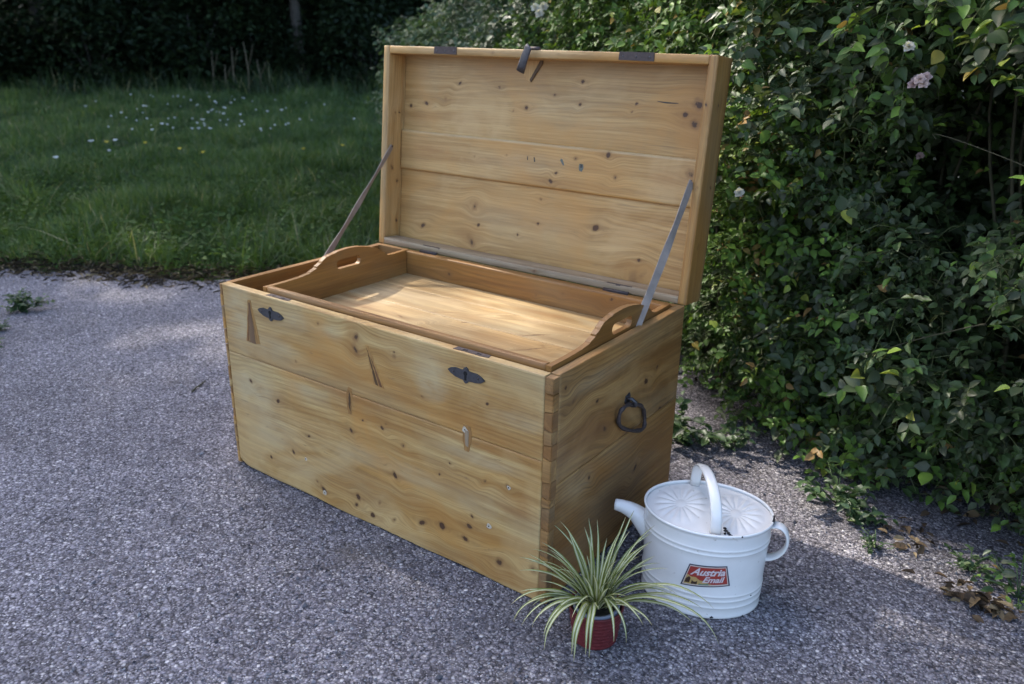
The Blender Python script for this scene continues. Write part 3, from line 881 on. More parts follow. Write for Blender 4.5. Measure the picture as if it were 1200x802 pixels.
# sticker, mapped on to the oval wall
def can_pt(phi, z, off):
    a, b = can_ab(z)
    n = np.stack([np.cos(phi) / a, np.sin(phi) / b], -1); n /= np.linalg.norm(n, axis=-1, keepdims=True)
    return np.stack([a * np.cos(phi) + n[..., 0] * off, b * np.sin(phi) + n[..., 1] * off, z + 0 * phi], -1)
STK = np.array([[(-104.9, .078), (-59.6, .092)], [(-98, .138), (-64.8, .144)]])
def stk(s, t_, off):
    s = np.asarray(s, float); t_ = np.asarray(t_, float)
    c = (1 - s)[..., None] * (1 - t_)[..., None] * STK[0, 0] + s[..., None] * (1 - t_)[..., None] * STK[0, 1] + (1 - s)[..., None] * t_[..., None] * STK[1, 0] + s[..., None] * t_[..., None] * STK[1, 1]
    return can_pt(np.radians(c[..., 0]), c[..., 1], off)
def stk_quad(name, s0, s1, t0, t1, off, mat, parent, n=14, curve=None):
    s = np.linspace(s0, s1, n); t_ = np.linspace(t0, t1, 6)
    S_, T_ = np.meshgrid(s, t_, indexing='ij')
    if curve is not None: T_ = t0 + (T_ - t0) / (t1 - t0) * (curve(S_) - t0)
    me = mesh_raw(name, stk(S_, T_, off).reshape(-1, 3), [grid_faces(n, 6)])
    return link(name, me, mat, parent)
def flat(name, c, r=.4, var=.12): return simple(name, c, r, 0, 90, var, .02, .0002)
M['st_edge'] = flat('sticker_edge', (.05, .05, .075)); M['st_cream'] = flat('sticker_cream', (.62, .52, .45)); M['st_red'] = flat('sticker_red', (.36, .045, .032), .4, .3)
M['st_gold'] = flat('sticker_gold', (.50, .33, .12), .4, .4); M['st_brown'] = flat('sticker_brown', (.06, .03, .018)); M['st_green'] = flat('sticker_green', (.16, .24, .15))
M['st_text'] = flat('sticker_lettering', (.66, .55, .55), .4, .1)
stick = stk_quad('sticker', 0, 1, 0, 1, .0010, M['st_edge'], can)
stk_quad('sticker_border', .03, .97, .05, .95, .0013, M['st_cream'], stick)
stk_quad('sticker_field', .05, .95, .09, .91, .0016, M['st_red'], stick)
stk_quad('sticker_ribbon', .05, .95, .08, .12, .0019, M['st_cream'], stick)
stk_quad('sticker_scene', .05, .62, .10, .36, .0019, M['st_gold'], stick, curve=lambda s: .50 - .42 * np.clip((s - .1) / .6, 0, 1) ** 1.2 + .03 * np.sin(s * 30))
stk_quad('sticker_scene', .06, .16, .16, .34, .0022, M['st_brown'], stick, curve=lambda s: .38 - .06 * np.sin(s * 40))
stk_quad('sticker_scene', .20, .32, .12, .25, .0022, M['st_brown'], stick, curve=lambda s: .28 - .05 * np.sin(s * 30))
stk_quad('sticker_scene', .36, .56, .10, .18, .0022, M['st_green'], stick, curve=lambda s: .17 + .02 * np.sin(s * 25))
def lettering(word, s0, s1, t0, t1):
    cu = bpy.data.curves.new('lettering', 'FONT'); cu.body = word; cu.shear = .42; cu.size = 1; cu.offset = .032; cu.resolution_u = 3
    to = bpy.data.objects.new('lettering_source', cu); COL.objects.link(to)
    dg = bpy.context.evaluated_depsgraph_get()
    me = bpy.data.meshes.new_from_object(to.evaluated_get(dg))
    bpy.data.objects.remove(to, do_unlink=True); bpy.data.curves.remove(cu)
    bm = bmesh.new(); bm.from_mesh(me)
    bmesh.ops.triangulate(bm, faces=bm.faces)
    bmesh.ops.subdivide_edges(bm, edges=[e for e in bm.edges if e.calc_length() > .25], cuts=1)
    co = np.array([v.co[:] for v in bm.verts])
    lo, hi = co.min(0), co.max(0)
    s = s0 + (co[:, 0] - lo[0]) / (hi[0] - lo[0]) * (s1 - s0); t_ = t0 + (co[:, 1] - lo[1]) / (hi[1] - lo[1]) * (t1 - t0)
    P = stk(s, t_, .0026)
    for v, p in zip(bm.verts, P): v.co = p
    bm.to_mesh(me); bm.free(); me.name = 'lettering'; me.materials.clear()
    link('lettering', me, M['st_text'], stick)
lettering('Austria', .11, .93, .54, .88)
lettering('Email', .42, .91, .22, .50)
# chips in the enamel on the rim and at the foot of the arch
def chip(phi, z, off, r, seed):
    rg_ = np.random.default_rng(seed)
    n = 9
    p, q = [], []
    for k in range(n):
        a = 2 * PI * k / n; rad = r * rg_.uniform(.6, 1.2)
        p.append(phi + rad * math.cos(a) / .125); q.append(z + rad * math.sin(a) * .8)
    P = can_pt(np.array(p), np.array(q), off); c0 = can_pt(np.array([phi]), np.array([z]), off + .0004)
    P0 = can_pt(np.array(p), np.array(q), off - .004)
    F = [(k, (k + 1) % n, n) for k in range(n)]
    V_ = np.concatenate([P, c0, P0])
    F4 = [(k, k + n + 1, (k + 1) % n + n + 1, (k + 1) % n) for k in range(n)]
    link('enamel_chip', mesh_raw('enamel_chip', V_, [np.array(F), np.array(F4)]), M['chip'], can)
for k, (phi, z, off, r) in enumerate([(-.05, .2185, .0036, .011), (.04, .217, .0034, .008), (-.14, .2165, .0030, .005), (-.96, .2185, .0034, .003), (-1.28, .006, .0012, .004), (-.7, .003, .001, .005), (-.55, .052, .0008, .0022)]):
    chip(phi, z, off, r, k)
for k, (x, y, r) in enumerate([(.046, -.080, .0045), (.043, -.071, .0036), (.052, -.086, .0036), (.056, -.091, .003), (.046, -.090, .003), (.060, -.094, .0026)]):
    rg_ = np.random.default_rng(40 + k)
    zc = CH - .0045 + .004 * (1 - (x / A1) ** 2 - (y / B1) ** 2)
    P = [(x + r * rg_.uniform(.6, 1.3) * math.cos(a), y + r * rg_.uniform(.6, 1.3) * math.sin(a), zc + .0012) for a in np.arange(8) * PI / 4]
    V_ = P + [(x, y, zc + .0018)] + [(p[0], p[1], zc - .001) for p in P]
    link('enamel_chip', mesh_raw('enamel_chip', V_, [np.array([(i, (i + 1) % 8, 8) for i in range(8)]), np.array([(i, 9 + i, 9 + (i + 1) % 8, (i + 1) % 8) for i in range(8)])]), M['chip'], can)

# ================================================================== SPIDER PLANT
PX, PY = 1.238, -.018
plant = empty('spider_plant', (PX, PY, 0))
tag(plant, 'variegated spider plant with arching striped leaves in a small red woven pot', 'potted plant')
t = NT('red_woven_pot')
tc = t.n('TexCoord').outputs['Object']
n1 = t.noise(tc, 60, 3)
c = t.mix(n1.outputs['Fac'], (.085, .009, .012), (.165, .022, .024))
M['pot'] = t.done(c, .5)
PR, PHh = .057, .082
NAp, NZp = 96, 45
tz = np.linspace(0, 1, NZp); tp = np.arange(NAp) * 2 * PI / NAp
zg, ag = np.meshgrid(tz, tp, indexing='ij')
rad = PR * (.82 + .18 * zg)
weave = np.maximum(0, np.sin(ag * 16 + PI * (np.floor(zg * 9) % 2)) * np.sin(zg * 9 * PI % PI)) 
rad = rad + .0009 * weave + .0009 * np.abs(np.sin(zg * 9 * PI))
V = np.stack([rad * np.cos(ag), rad * np.sin(ag), zg * PHh + .001], -1).reshape(-1, 3)
rimz = [(PR + .0022, PHh), (PR + .001, PHh + .0025), (PR - .002, PHh + .0025), (PR - .004, PHh - .002), (PR - .006, .055)]
for r_, z_ in rimz: V = np.concatenate([V, np.stack([r_ * np.cos(tp), r_ * np.sin(tp), np.full(NAp, z_)], 1)])
nn_ = NZp + len(rimz)
idx = np.arange(nn_ * NAp).reshape(nn_, NAp)
Fp = np.stack([idx[:-1], np.roll(idx[:-1], -1, 1), np.roll(idx[1:], -1, 1), idx[1:]], -1).reshape(-1, 4)
link('pot', mesh_raw('pot', V, [Fp, np.arange(NAp)[::-1]], smooth=[True, False]), M['pot'], plant)
def ring_mesh(r0, r1, z0, z1, n=48):
    a = np.arange(n) * 2 * PI / n
    P = [np.stack([r * np.cos(a), r * np.sin(a), np.full(n, z)], 1) for r, z in ((r0, z0), (r1, z0), (r1, z1), (r0, z1))]
    i = np.arange(n * 4).reshape(4, n)
    F = [np.stack([i[k], np.roll(i[k], -1), np.roll(i[(k + 1) % 4], -1), i[(k + 1) % 4]], 1) for k in range(4)]
    return np.concatenate(P), [np.concatenate(F)]
v, f = ring_mesh(.044, .0495, .05, PHh + .004)
link('inner_pot', mesh_raw('inner_pot', v, f), flat('inner_pot_plastic', (.18, .19, .24), .4), plant)
g = np.random.default_rng(3)
a = np.arange(40) * 2 * PI / 40
V = np.concatenate([[(0, 0, .077)]] + [np.stack([r * np.cos(a), r * np.sin(a), .074 + g.uniform(-.003, .003, 40)], 1) for r in (.015, .03, .0455)])
F3 = np.stack([np.zeros(40, int), 1 + np.arange(40), 1 + (np.arange(40) + 1) % 40], 1)
F4 = [np.stack([1 + 40 * k + np.arange(40), 1 + 40 * (k + 1) + np.arange(40), 1 + 40 * (k + 1) + (np.arange(40) + 1) % 40, 1 + 40 * k + (np.arange(40) + 1) % 40], 1) for k in range(2)]
link('potting_soil', mesh_raw('potting_soil', V, [F3] + F4), simple('potting_soil', (.03, .022, .016), .95, 0, 200, .6, 1, .004), plant)
t = NT('variegated_leaf')
ac = t.attr('across').outputs['Fac']; al = t.attr('along').outputs['Fac']; tn = t.attr('tone').outputs['Fac']
nz = t.noise(t.n('TexCoord').outputs['Object'], 90, 2)
aa = t.math('ADD', t.math('ABSOLUTE', ac), t.math('MULTIPLY', t.math('SUBTRACT', nz.outputs['Fac'], .5), .25))
green = t.mix(tn, (.15, .195, .040), (.28, .30, .075))
stripe = t.ramp(aa, [(.36, 1), (.52, 0)])
c = t.mix(stripe, green, (.62, .62, .40))
c = t.mix(t.ramp(al, [(.9, 0), (1, .75)]), c, (.30, .22, .11))
t.l(c, t.b.inputs['Base Color']); t.b.inputs['Roughness'].default_value = .42
tr = t.n('BsdfTranslucent'); t.l(c, tr.inputs['Color'])
ms = t.n('MixShader'); ms.inputs[0].default_value = .28
t.l(t.b.outputs[0], ms.inputs[1]); t.l(tr.outputs[0], ms.inputs[2]); t.l(ms.outputs[0], t.out.inputs['Surface'])
M['spider'] = t.m
def spider_leaf(az, el, L, wd, droop, base_r, tone, tw=0):
    n = 18
    p = Vector((base_r * math.cos(az), base_r * math.sin(az), .080))
    ang = el
    P, A_, B_, T_ = [], [], [], []
    ds = L / (n - 1)
    azc = az
    for i in range(n):
        s = i / (n - 1)
        d = Vector((math.cos(ang) * math.cos(azc), math.cos(ang) * math.sin(azc), math.sin(ang)))
        side = Vector((-math.sin(azc), math.cos(azc), 0))
        up = side.cross(d) * -1
        w_ = wd * (.62 + .38 * math.sin(min(1, s / .35) * PI / 2)) * (1 - s ** 2.6) * .5 + .0004
        for c_ in (-1, -.5, 0, .5, 1):
            q = p + side * c_ * w_ + d.cross(side) * (-abs(c_) * w_ * -.45)
            P.append(q); A_.append(c_); B_.append(s); T_.append(tone)
        nxt = p + d * ds
        if nxt.z < .006: nxt.z = .006; ang = max(ang, -.05)
        p = nxt
        ang = max(-1.45, ang - droop * ds * (.35 + 1.5 * s))
        azc += tw * ds + .05 * math.sin(i * .9 + az * 7) * (ds / .011)
    me = mesh_raw('leaf', [list(q) for q in P], [grid_faces(n, 5)], {'across': np.array(A_), 'along': np.array(B_), 'tone': np.array(T_)})
    me.materials.append(M['spider'])
    o = bpy.data.objects.new('leaf', me); COL.objects.link(o); o.parent = plant
rg = np.random.default_rng(21)
CAZ = math.atan2(-1.3153 - PY, 1.9337 - PX)                   # towards the viewer
RIGHT = CAZ + PI / 2
def L_(rel, el, L, wd=.0105, droop=8, tw=0): spider_leaf(CAZ + R(rel), R(el), L, wd, droop, rg.uniform(.004, .022), rg.uniform(0, 1), tw)
# rel: 0 towards the viewer, 90 to picture right, -90 to picture left, 180 away
for rel, el, L, dr in [(-178, 84, .20, 1.5), (-150, 82, .19, 2), (150, 70, .20, 2.5), (120, 68, .215, 2.6), (140, 76, .19, 2.2), (110, 74, .17, 3), (-130, 70, .17, 3),
                       (-120, 62, .19, 4), (-105, 56, .20, 5), (-95, 48, .19, 6.5), (-85, 40, .21, 6.5), (-80, 46, .18, 8.5), (-88, 34, .19, 6), (-70, 40, .20, 9), (-60, 36, .20, 10), (-75, 28, .18, 9),
                       (-50, 44, .20, 12), (-40, 50, .20, 14), (-30, 52, .19, 15), (-20, 55, .20, 16), (-10, 58, .19, 17), (0, 58, .20, 17.5), (8, 60, .19, 18), (18, 58, .18, 16.5),
                       (35, 48, .19, 13), (55, 44, .20, 10), (70, 40, .235, 8), (84, 38, .26, 7.5), (92, 36, .20, 6.5), (96, 44, .19, 7), (80, 50, .18, 9), (104, 46, .17, 6),
                       (-100, 40, .16, 7), (-112, 48, .17, 6)]:
    L_(rel + rg.uniform(-12, 12), el + rg.uniform(-4, 13), L * rg.uniform(.72, 1.06), rg.uniform(.0075, .0125), dr * rg.uniform(.72, 1.06), rg.uniform(-2.5, 2.5))
for rel, el, L, dr in [(-38, 48, .21, 14), (-16, 58, .19, 19), (-2, 60, .20, 19), (-62, 40, .20, 11), (-70, 36, .19, 10), (64, 42, .29, 6.6), (84, 36, .22, 6.2)]:
    spider_leaf(CAZ + R(rel), R(el), L, rg.uniform(.008, .0115), dr, rg.uniform(.008, .02), rg.uniform(0, 1), rg.uniform(-1, 1))
for k in range(16):
    spider_leaf(rg.uniform(-PI, PI), R(rg.uniform(58, 84)), rg.uniform(.16, .215), rg.uniform(.007, .011), rg.uniform(2, 6), rg.uniform(.002, .015), rg.uniform(0, 1), rg.uniform(-2, 2))
for k in range(22):
    L_(rg.uniform(-180, 180), rg.uniform(48, 88), rg.uniform(.10, .19), rg.uniform(.005, .009), rg.uniform(2, 9), rg.uniform(-4, 4))

# ================================================================== FOLIAGE TOOLS
def leaf_template(fine=False):
    if not fine:
        V = np.array([(0, 0), (.33, 0), (.68, 0), (1, 0), (.30, .5), (.66, .40), (.30, -.5), (.66, -.40)], float)
        F = [np.array([(0, 1, 4), (2, 3, 5), (0, 6, 1), (2, 7, 3)]), np.array([(1, 2, 5, 4), (1, 6, 7, 2)])]
    else:
        xs_ = [0, .12, .28, .46, .64, .82, 1]
        wl = [0, .30, .47, .5, .41, .24, 0]
        V = [(x, 0) for x in xs_] + [(x - .02, w_) for x, w_ in zip(xs_[1:-1], wl[1:-1])] + [(x - .02, -w_) for x, w_ in zip(xs_[1:-1], wl[1:-1])]
        V = np.array(V, float)
        T3 = [(0, 1, 7), (5, 6, 11), (0, 12, 1), (5, 16, 6)]
        Q = [(i, i + 1, 7 + i, 6 + i) for i in range(1, 5)] + [(i, 11 + i, 12 + i, i + 1) for i in range(1, 5)]
        F = [np.array(T3), np.array(Q)]
    z = .30 * np.abs(V[:, 1]) - .16 * V[:, 0] ** 2
    return np.column_stack([V, z]), F

def leaves(pos, xdir, nrm, length, width, tone, fine=False, curl=None):
    """one mesh from arrays: leaf base, direction, rough normal"""
    T, F = leaf_template(fine)
    n = len(pos)
    x = xdir / np.linalg.norm(xdir, axis=1, keepdims=True)
    y = np.cross(nrm, x); y /= np.linalg.norm(y, axis=1, keepdims=True) + 1e-9
    z = np.cross(x, y)
    P = pos[:, None] + length[:, None, None] * (T[None, :, 0, None] * x[:, None] + T[None, :, 2, None] * z[:, None]) + (length * width)[:, None, None] * T[None, :, 1, None] * y[:, None]
    m = len(T)
    offs = (np.arange(n) * m)[:, None, None]
    faces = [(f[None] + offs).reshape(-1, f.shape[1]) for f in F]
    return P.reshape(-1, 3), faces, {'tone': np.repeat(tone, m)}

def leaf_material(name, stops, rough=.38, trans=.25, obj_random=False, veins=False, spec=.5):
    t = NT(name)
    if obj_random: f = t.n('ObjectInfo').outputs['Random']
    else: f = t.attr('tone').outputs['Fac']
    c = t.ramp(f, stops)
    nz = t.noise(t.n('TexCoord').outputs['Object'], 60, 2)
    c = t.mix(1.0, c, t.ramp(nz.outputs['Fac'], [(.3, .75), (.7, 1.2)]), 'MULTIPLY')
    t.l(c, t.b.inputs['Base Color']); t.b.inputs['Roughness'].default_value = rough; t.b.inputs['Specular IOR Level'].default_value = spec
    tr = t.n('BsdfTranslucent'); c2 = t.mix(1.0, c, (1.3, 1.25, .6), 'MULTIPLY'); t.l(c2, tr.inputs['Color'])
    ms = t.n('MixShader'); ms.inputs[0].default_value = trans
    t.l(t.b.outputs[0], ms.inputs[1]); t.l(tr.outputs[0], ms.inputs[2]); t.l(ms.outputs[0], t.out.inputs['Surface'])
    return t.m

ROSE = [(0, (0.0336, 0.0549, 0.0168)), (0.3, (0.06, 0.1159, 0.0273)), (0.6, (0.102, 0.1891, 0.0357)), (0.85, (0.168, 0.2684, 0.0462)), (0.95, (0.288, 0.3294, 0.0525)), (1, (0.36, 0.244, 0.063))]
DARK = [(0, (0.036, 0.0488, 0.0231)), (0.3, (0.06, 0.1037, 0.0336)), (0.45, (0.096, 0.1098, 0.0735)), (0.6, (0.09, 0.1708, 0.0357)), (0.85, (0.168, 0.2806, 0.0473)), (0.96, (0.288, 0.3416, 0.063)), (1, (0.312, 0.1952, 0.0735))]
PALE = [(0, (.030, .060, .025)), (.5, (.060, .11, .045)), (.9, (.11, .17, .07)), (1, (.16, .21, .09))]
M['leaf_rose'] = leaf_material('rose_leaf', ROSE, .48, spec=.2); M['leaf_rose_o'] = leaf_material('rose_leaf_single', ROSE, .48, obj_random=True, spec=.2)
M['herb'] = leaf_material('meadow_herb', [(0, (.024, .050, .013)), (.5, (.048, .092, .022)), (1, (.09, .14, .038))], .7, .3, spec=.12)
M['leaf_dark'] = leaf_material('dark_leaf', DARK, .42, spec=.22); M['leaf_dark_o'] = leaf_material('dark_leaf_single', DARK, .42, obj_random=True, spec=.22)
M['leaf_pale'] = leaf_material('pale_leaf', PALE, .42, .3); M['leaf_pale_o'] = leaf_material('pale_leaf_single', PALE, .42, .3, obj_random=True)
M['cane'] = simple('cane_bark', (.060, .055, .028), .8, 0, 60, .4, .6, .002)
M['stalk_green'] = simple('green_leaf_stalk', (.10, .12, .04), .6, 0, 60, .4, .2)
M['bark'] = simple('tree_bark', (.075, .066, .055), .9, 0, 9, .5, 1, .03)

root_pts = {}
def lumps(x, z, seed):
    return (.5 * np.sin(x * 3.1 + seed) * np.sin(z * 2.7 + seed * 2) + .3 * np.sin(x * 6.7 + 1.3 * seed + z * 3) + .25 * np.sin(z * 7.3 - x * 4 + seed) + .15 * np.sin(x * 13 + z * 11 + seed))

def bush(name, label, line, h0, h1, mats, leafL, nspray, seed, sp, thick=.8, singles=300, canes=10, bulge=.16, lean=.2, cat='shrub', upright=.35):
    """rose-like bush along a base line: sprays of leaflets, canes, the nearest leaflets single"""
    r = np.random.default_rng(seed)
    a, b = np.array(line[0]), np.array(line[1])
    dvec = b - a; Ln = np.linalg.norm(dvec); d = dvec / Ln
    nrm = np.array([d[1], -d[0]])
    if np.dot(nrm, CAM[:2] - a) < 0: nrm = -nrm
    root = empty(name, (*((a + b) / 2 - nrm * .3), 0))
    tag(root, label, cat)
    inv = Matrix.Translation(-root.location)
    def adopt(o): o.parent = root; o.matrix_parent_inverse = inv; return o
    s = r.uniform(-.04, 1.04, nspray)
    hh = h0 + (h1 - h0) * s
    zz = hh * r.uniform(0.0, 1, nspray) ** .92
    topk = zz / hh
    dep = np.abs(r.normal(0, .20, nspray)) + r.exponential(.06, nspray)
    dep = np.where(r.random(nspray) < .25, r.uniform(0, thick, nspray), dep)
    prof = bulge * np.sin(np.clip(zz / 1.5, 0, 1) * PI * .75) - lean * np.clip(topk - .6, 0, 1) ** 2 * 3
    surf = prof + .14 * lumps(s * Ln, zz, seed) + .02
    off = surf - dep
    top_lump = .10 * lumps(s * Ln * 1.7, dep * 3, seed + 3)
    zz = np.maximum(.02, zz + top_lump * topk ** 3)
    base = np.column_stack([a[0] + d[0] * s * Ln + nrm[0] * off, a[1] + d[1] * s * Ln + nrm[1] * off, zz])
    # gaps where the dark inside shows
    gap = lumps(s * Ln * 1.3 + 5, zz * 1.4, seed + 7)
    keep = ~((gap > .33) & (dep < .18 + .25 * (gap > .45)))
    base = base[keep]; n = len(base); dep = dep[keep]
    dirs = np.column_stack([np.full(n, nrm[0]), np.full(n, nrm[1]), np.full(n, .05)]) * r.uniform(.1, 1, n)[:, None] + r.normal(0, .55, (n, 3))
    dirs[:, 2] += .05
    dirs /= np.linalg.norm(dirs, axis=1, keepdims=True)
    updir = np.column_stack([nrm[0] * .5 + r.normal(0, .45, n), nrm[1] * .5 + r.normal(0, .45, n), np.full(n, .85)])
    patch_t = .5 + .5 * np.clip(lumps(base[:, 0] * .8, base[:, 2] * .9, seed + 11), -1, 1)
    P, Xd, Nn, Ls, To = [], [], [], [], []
    side = np.cross(updir, dirs); side /= np.linalg.norm(side, axis=1, keepdims=True)
    scale = leafL * r.uniform(.6, 1.25, n)
    scale = scale * (.76 + .48 * (.5 + .5 * np.clip(lumps(base[:, 0] * 1.7 + base[:, 1], base[:, 2] * 1.9, seed + 21), -1, 1)))
    spt = r.normal(.16, .17, n)
    for k, (along, sd, ang) in enumerate([(1.35, 0, 0), (.95, 1, 62), (.95, -1, 62), (.35, 1, 70), (.35, -1, 70)]):
        mask = r.random(n) < (.95 if k < 3 else .75)
        pp = base + dirs * (scale * along)[:, None] + np.column_stack([0 * scale, 0 * scale, -.25 * scale * along ** 2])
        dd = dirs * math.cos(R(ang)) + side * sd * math.sin(R(ang)) + r.normal(0, .16, (n, 3)) + np.array([0, 0, -.18])
        P.append(pp[mask]); Xd.append(dd[mask]); Nn.append((updir + r.normal(0, .25, (n, 3)))[mask]); Ls.append((scale * r.uniform(.8, 1.15, n))[mask])
        To.append(np.clip(patch_t * .6 + spt + r.normal(.02, .08, n) + (r.random(n) < .015) * .5, 0, 1)[mask])
    # the leaf stalks of every outer spray
    on = np.where(dep < .3)[0]
    tipp = base[on] + dirs[on] * (scale[on] * 1.35)[:, None] + np.column_stack([0 * scale[on], 0 * scale[on], -.45 * scale[on]])
    rootp = base[on] - dirs[on] * (scale[on] * 1.1)[:, None] - np.array([0, 0, .012])
    s1 = side[on] * .0009; s2_ = np.cross(dirs[on], side[on]) * .0009
    m = len(on)
    Vt = np.stack([rootp + s1, rootp - s1 * .5 + s2_, rootp - s1 * .5 - s2_, base[on] + s1, base[on] - s1 * .5 + s2_, base[on] - s1 * .5 - s2_, tipp + s1 * .5, tipp - s1 * .25 + s2_ * .5, tipp - s1 * .25 - s2_ * .5], 1).reshape(-1, 3)
    qd = np.array([(a_, (a_ + 1) % 3, 3 + (a_ + 1) % 3, 3 + a_) for a_ in range(3)] + [(3 + a_, 3 + (a_ + 1) % 3, 6 + (a_ + 1) % 3, 6 + a_) for a_ in range(3)])
    o = adopt(link('leaf_stalks', mesh_raw('leaf_stalks', Vt, [(qd[None] + (np.arange(m) * 9)[:, None, None]).reshape(-1, 4)]), M['stalk_green'])); o['kind'] = 'stuff'
    # inner leaves fill the depth of the bush
    m = int(nspray * 1.7); si = r.uniform(-.04, 1.04, m); zi = (h0 + (h1 - h0) * si) * r.uniform(0, 1, m); di = r.uniform(.28, 1.5, m)
    P.append(np.column_stack([a[0] + d[0] * si * Ln - nrm[0] * di, a[1] + d[1] * si * Ln - nrm[1] * di, zi])); Xd.append(r.normal(0, 1, (m, 3)))
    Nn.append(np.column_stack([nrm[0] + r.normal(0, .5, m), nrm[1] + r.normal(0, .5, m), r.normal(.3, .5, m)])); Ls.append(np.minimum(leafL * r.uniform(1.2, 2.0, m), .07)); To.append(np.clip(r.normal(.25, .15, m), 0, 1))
    P, Xd, Nn, Ls, To = map(np.concatenate, (P, Xd, Nn, Ls, To))
    # the leaflets that show largest: near the camera, in the frame and well lit outside
    mw = np.array(cam.matrix_basis.inverted())
    q = P @ mw[:3, :3].T + mw[:3, 3]
    dist = -q[:, 2]
    u = q[:, 0] / dist * 29.22 / 18; v_ = q[:, 1] / dist * 29.22 / 18
    inv_ = (np.abs(u) < 1.0) & (np.abs(v_) < .67) & (dist > .3)
    outer = ((P[:, :2] - a) @ nrm)
    score = np.where(inv_, Ls / dist * (1 + 1.2 * np.clip(outer, -.3, .3)), -1)
    big = np.argsort(-score)[:singles]
    bm_ = np.zeros(len(P), bool); bm_[big] = True
    W_ = .62
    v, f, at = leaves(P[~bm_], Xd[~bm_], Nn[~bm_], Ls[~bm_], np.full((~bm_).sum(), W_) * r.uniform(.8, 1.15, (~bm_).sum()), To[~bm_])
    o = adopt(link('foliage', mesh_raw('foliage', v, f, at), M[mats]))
    o['kind'] = 'stuff'
    T, F = leaf_template(True)
    tm = []
    for k in range(3):
        TT_ = T.copy(); TT_[:, 1] *= (.55, .65, .74)[k]; TT_[:, 2] *= (1, 1.5, .5)[k]
        me_ = mesh_raw('leaf', TT_, F); me_.materials.append(M[mats + '_o']); tm.append(me_)
    for i in big:
        x = Vector(Xd[i]).normalized(); y = Vector(Nn[i]).cross(x).normalized(); z = x.cross(y)
        mt = Matrix((x, y, z)).transposed().to_4x4()
        mt = Matrix.Translation(P[i]) @ mt @ Matrix.Scale(Ls[i], 4)
        lo = bpy.data.objects.new('leaf', tm[i % 3]); COL.objects.link(lo)
        lo.parent = root; lo.matrix_parent_inverse = inv; lo.matrix_basis = mt
    root_pts[root.name] = q[inv_]
    # canes: arching stems, several reaching the outside
    for k in range(canes):
        s0 = r.uniform(.05, .95); h = (h0 + (h1 - h0) * s0) * r.uniform(.7, 1.05)
        p0 = np.array([*(a + d * s0 * Ln - nrm * r.uniform(.15, .4)), 0.0])
        out = r.uniform(.0, .22); sl = r.uniform(-.5, .5)
        pts = []
        for i in range(14):
            q_ = i / 13
            pts.append(p0 + np.array([*(nrm * out * q_ ** 1.6 + d * sl * q_ + r.normal(0, .008, 2)), h * (q_ - .12 * q_ ** 3)]))
        v, f = tube(pts, [.007 * (1 - .75 * i / 13) for i in range(14)], 6)
        adopt(link('cane', mesh_raw('cane', v, f), M['cane']))
    return root, adopt

BL0, BL1, BL2, BL3 = (-3.50, 4.35), (-.70, 2.55), (1.12, 1.16), (2.05, .80)
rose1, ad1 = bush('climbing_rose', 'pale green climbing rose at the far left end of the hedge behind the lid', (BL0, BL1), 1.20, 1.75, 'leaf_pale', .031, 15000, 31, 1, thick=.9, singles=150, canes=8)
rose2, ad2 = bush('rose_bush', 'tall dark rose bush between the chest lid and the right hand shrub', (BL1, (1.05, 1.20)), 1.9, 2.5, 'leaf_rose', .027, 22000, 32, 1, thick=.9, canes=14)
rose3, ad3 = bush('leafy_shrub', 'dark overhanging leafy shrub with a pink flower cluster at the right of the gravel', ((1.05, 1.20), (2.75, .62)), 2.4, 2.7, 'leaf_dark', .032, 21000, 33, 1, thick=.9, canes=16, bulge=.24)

# two thin bare shoots in front of the right shrub
for pts in ([(2.02, .60, .80), (1.86, .68, .92), (1.70, .74, .98), (1.56, .79, 1.0)], [(1.74, .74, .60), (1.64, .79, .54), (1.54, .84, .47), (1.46, .88, .40)]):
    P = [p + Vector((.02, .055, 0)) for p in catmull(pts, 6)[:19]]
    v, f = tube(P, [.0020 * (1 - .6 * i / len(P)) for i in range(len(P))], 6)
    ad3(link('cane', mesh_raw('cane', v, f), M['cane']))

# roses
M['petal_white'] = leaf_material('rose_petal_white', [(0, (.55, .52, .46)), (1, (.72, .70, .64))], .6, .3, True, spec=.2)
M['petal_pink'] = leaf_material('rose_petal_pink', [(0, (.50, .36, .36)), (1, (.62, .50, .48))], .6, .3, True, spec=.2)
def rose_mesh(seed):
    r = np.random.default_rng(seed)
    P, Xd, Nn, L = [], [], [], []
    for k in range(22):
        s = k / 21
        az = k * 2.4; el = R(80 - 75 * s)
        dv = np.array([math.cos(az) * math.cos(el), math.sin(az) * math.cos(el), math.sin(el)])
        P.append(dv * .003); Xd.append(dv + r.normal(0, .1, 3)); Nn.append(np.array([-dv[0] * .7, -dv[1] * .7, 1])); L.append(.55 + .5 * s)
    v, f, at = leaves(np.array(P), np.array(Xd), np.array(Nn), np.array(L), np.full(22, 1.0), np.zeros(22))
    return mesh_raw('rose_flower', v, f, at)
RM = [rose_mesh(k) for k in range(3)]
def flower(adopt, p, size, mat, k):
    me_ = RM[k % 3].copy(); me_.materials.append(M[mat])
    o = bpy.data.objects.new('rose_flower', me_); COL.objects.link(o); adopt(o)
    dv = (Vector(CAM) - Vector(p)).normalized() + Vector((random.uniform(-.4, .4), random.uniform(-.4, .4), .5))
    o.matrix_basis = Matrix.Translation(p) @ dv.to_track_quat('Z', 'Y').to_matrix().to_4x4() @ Matrix.Scale(size, 4)
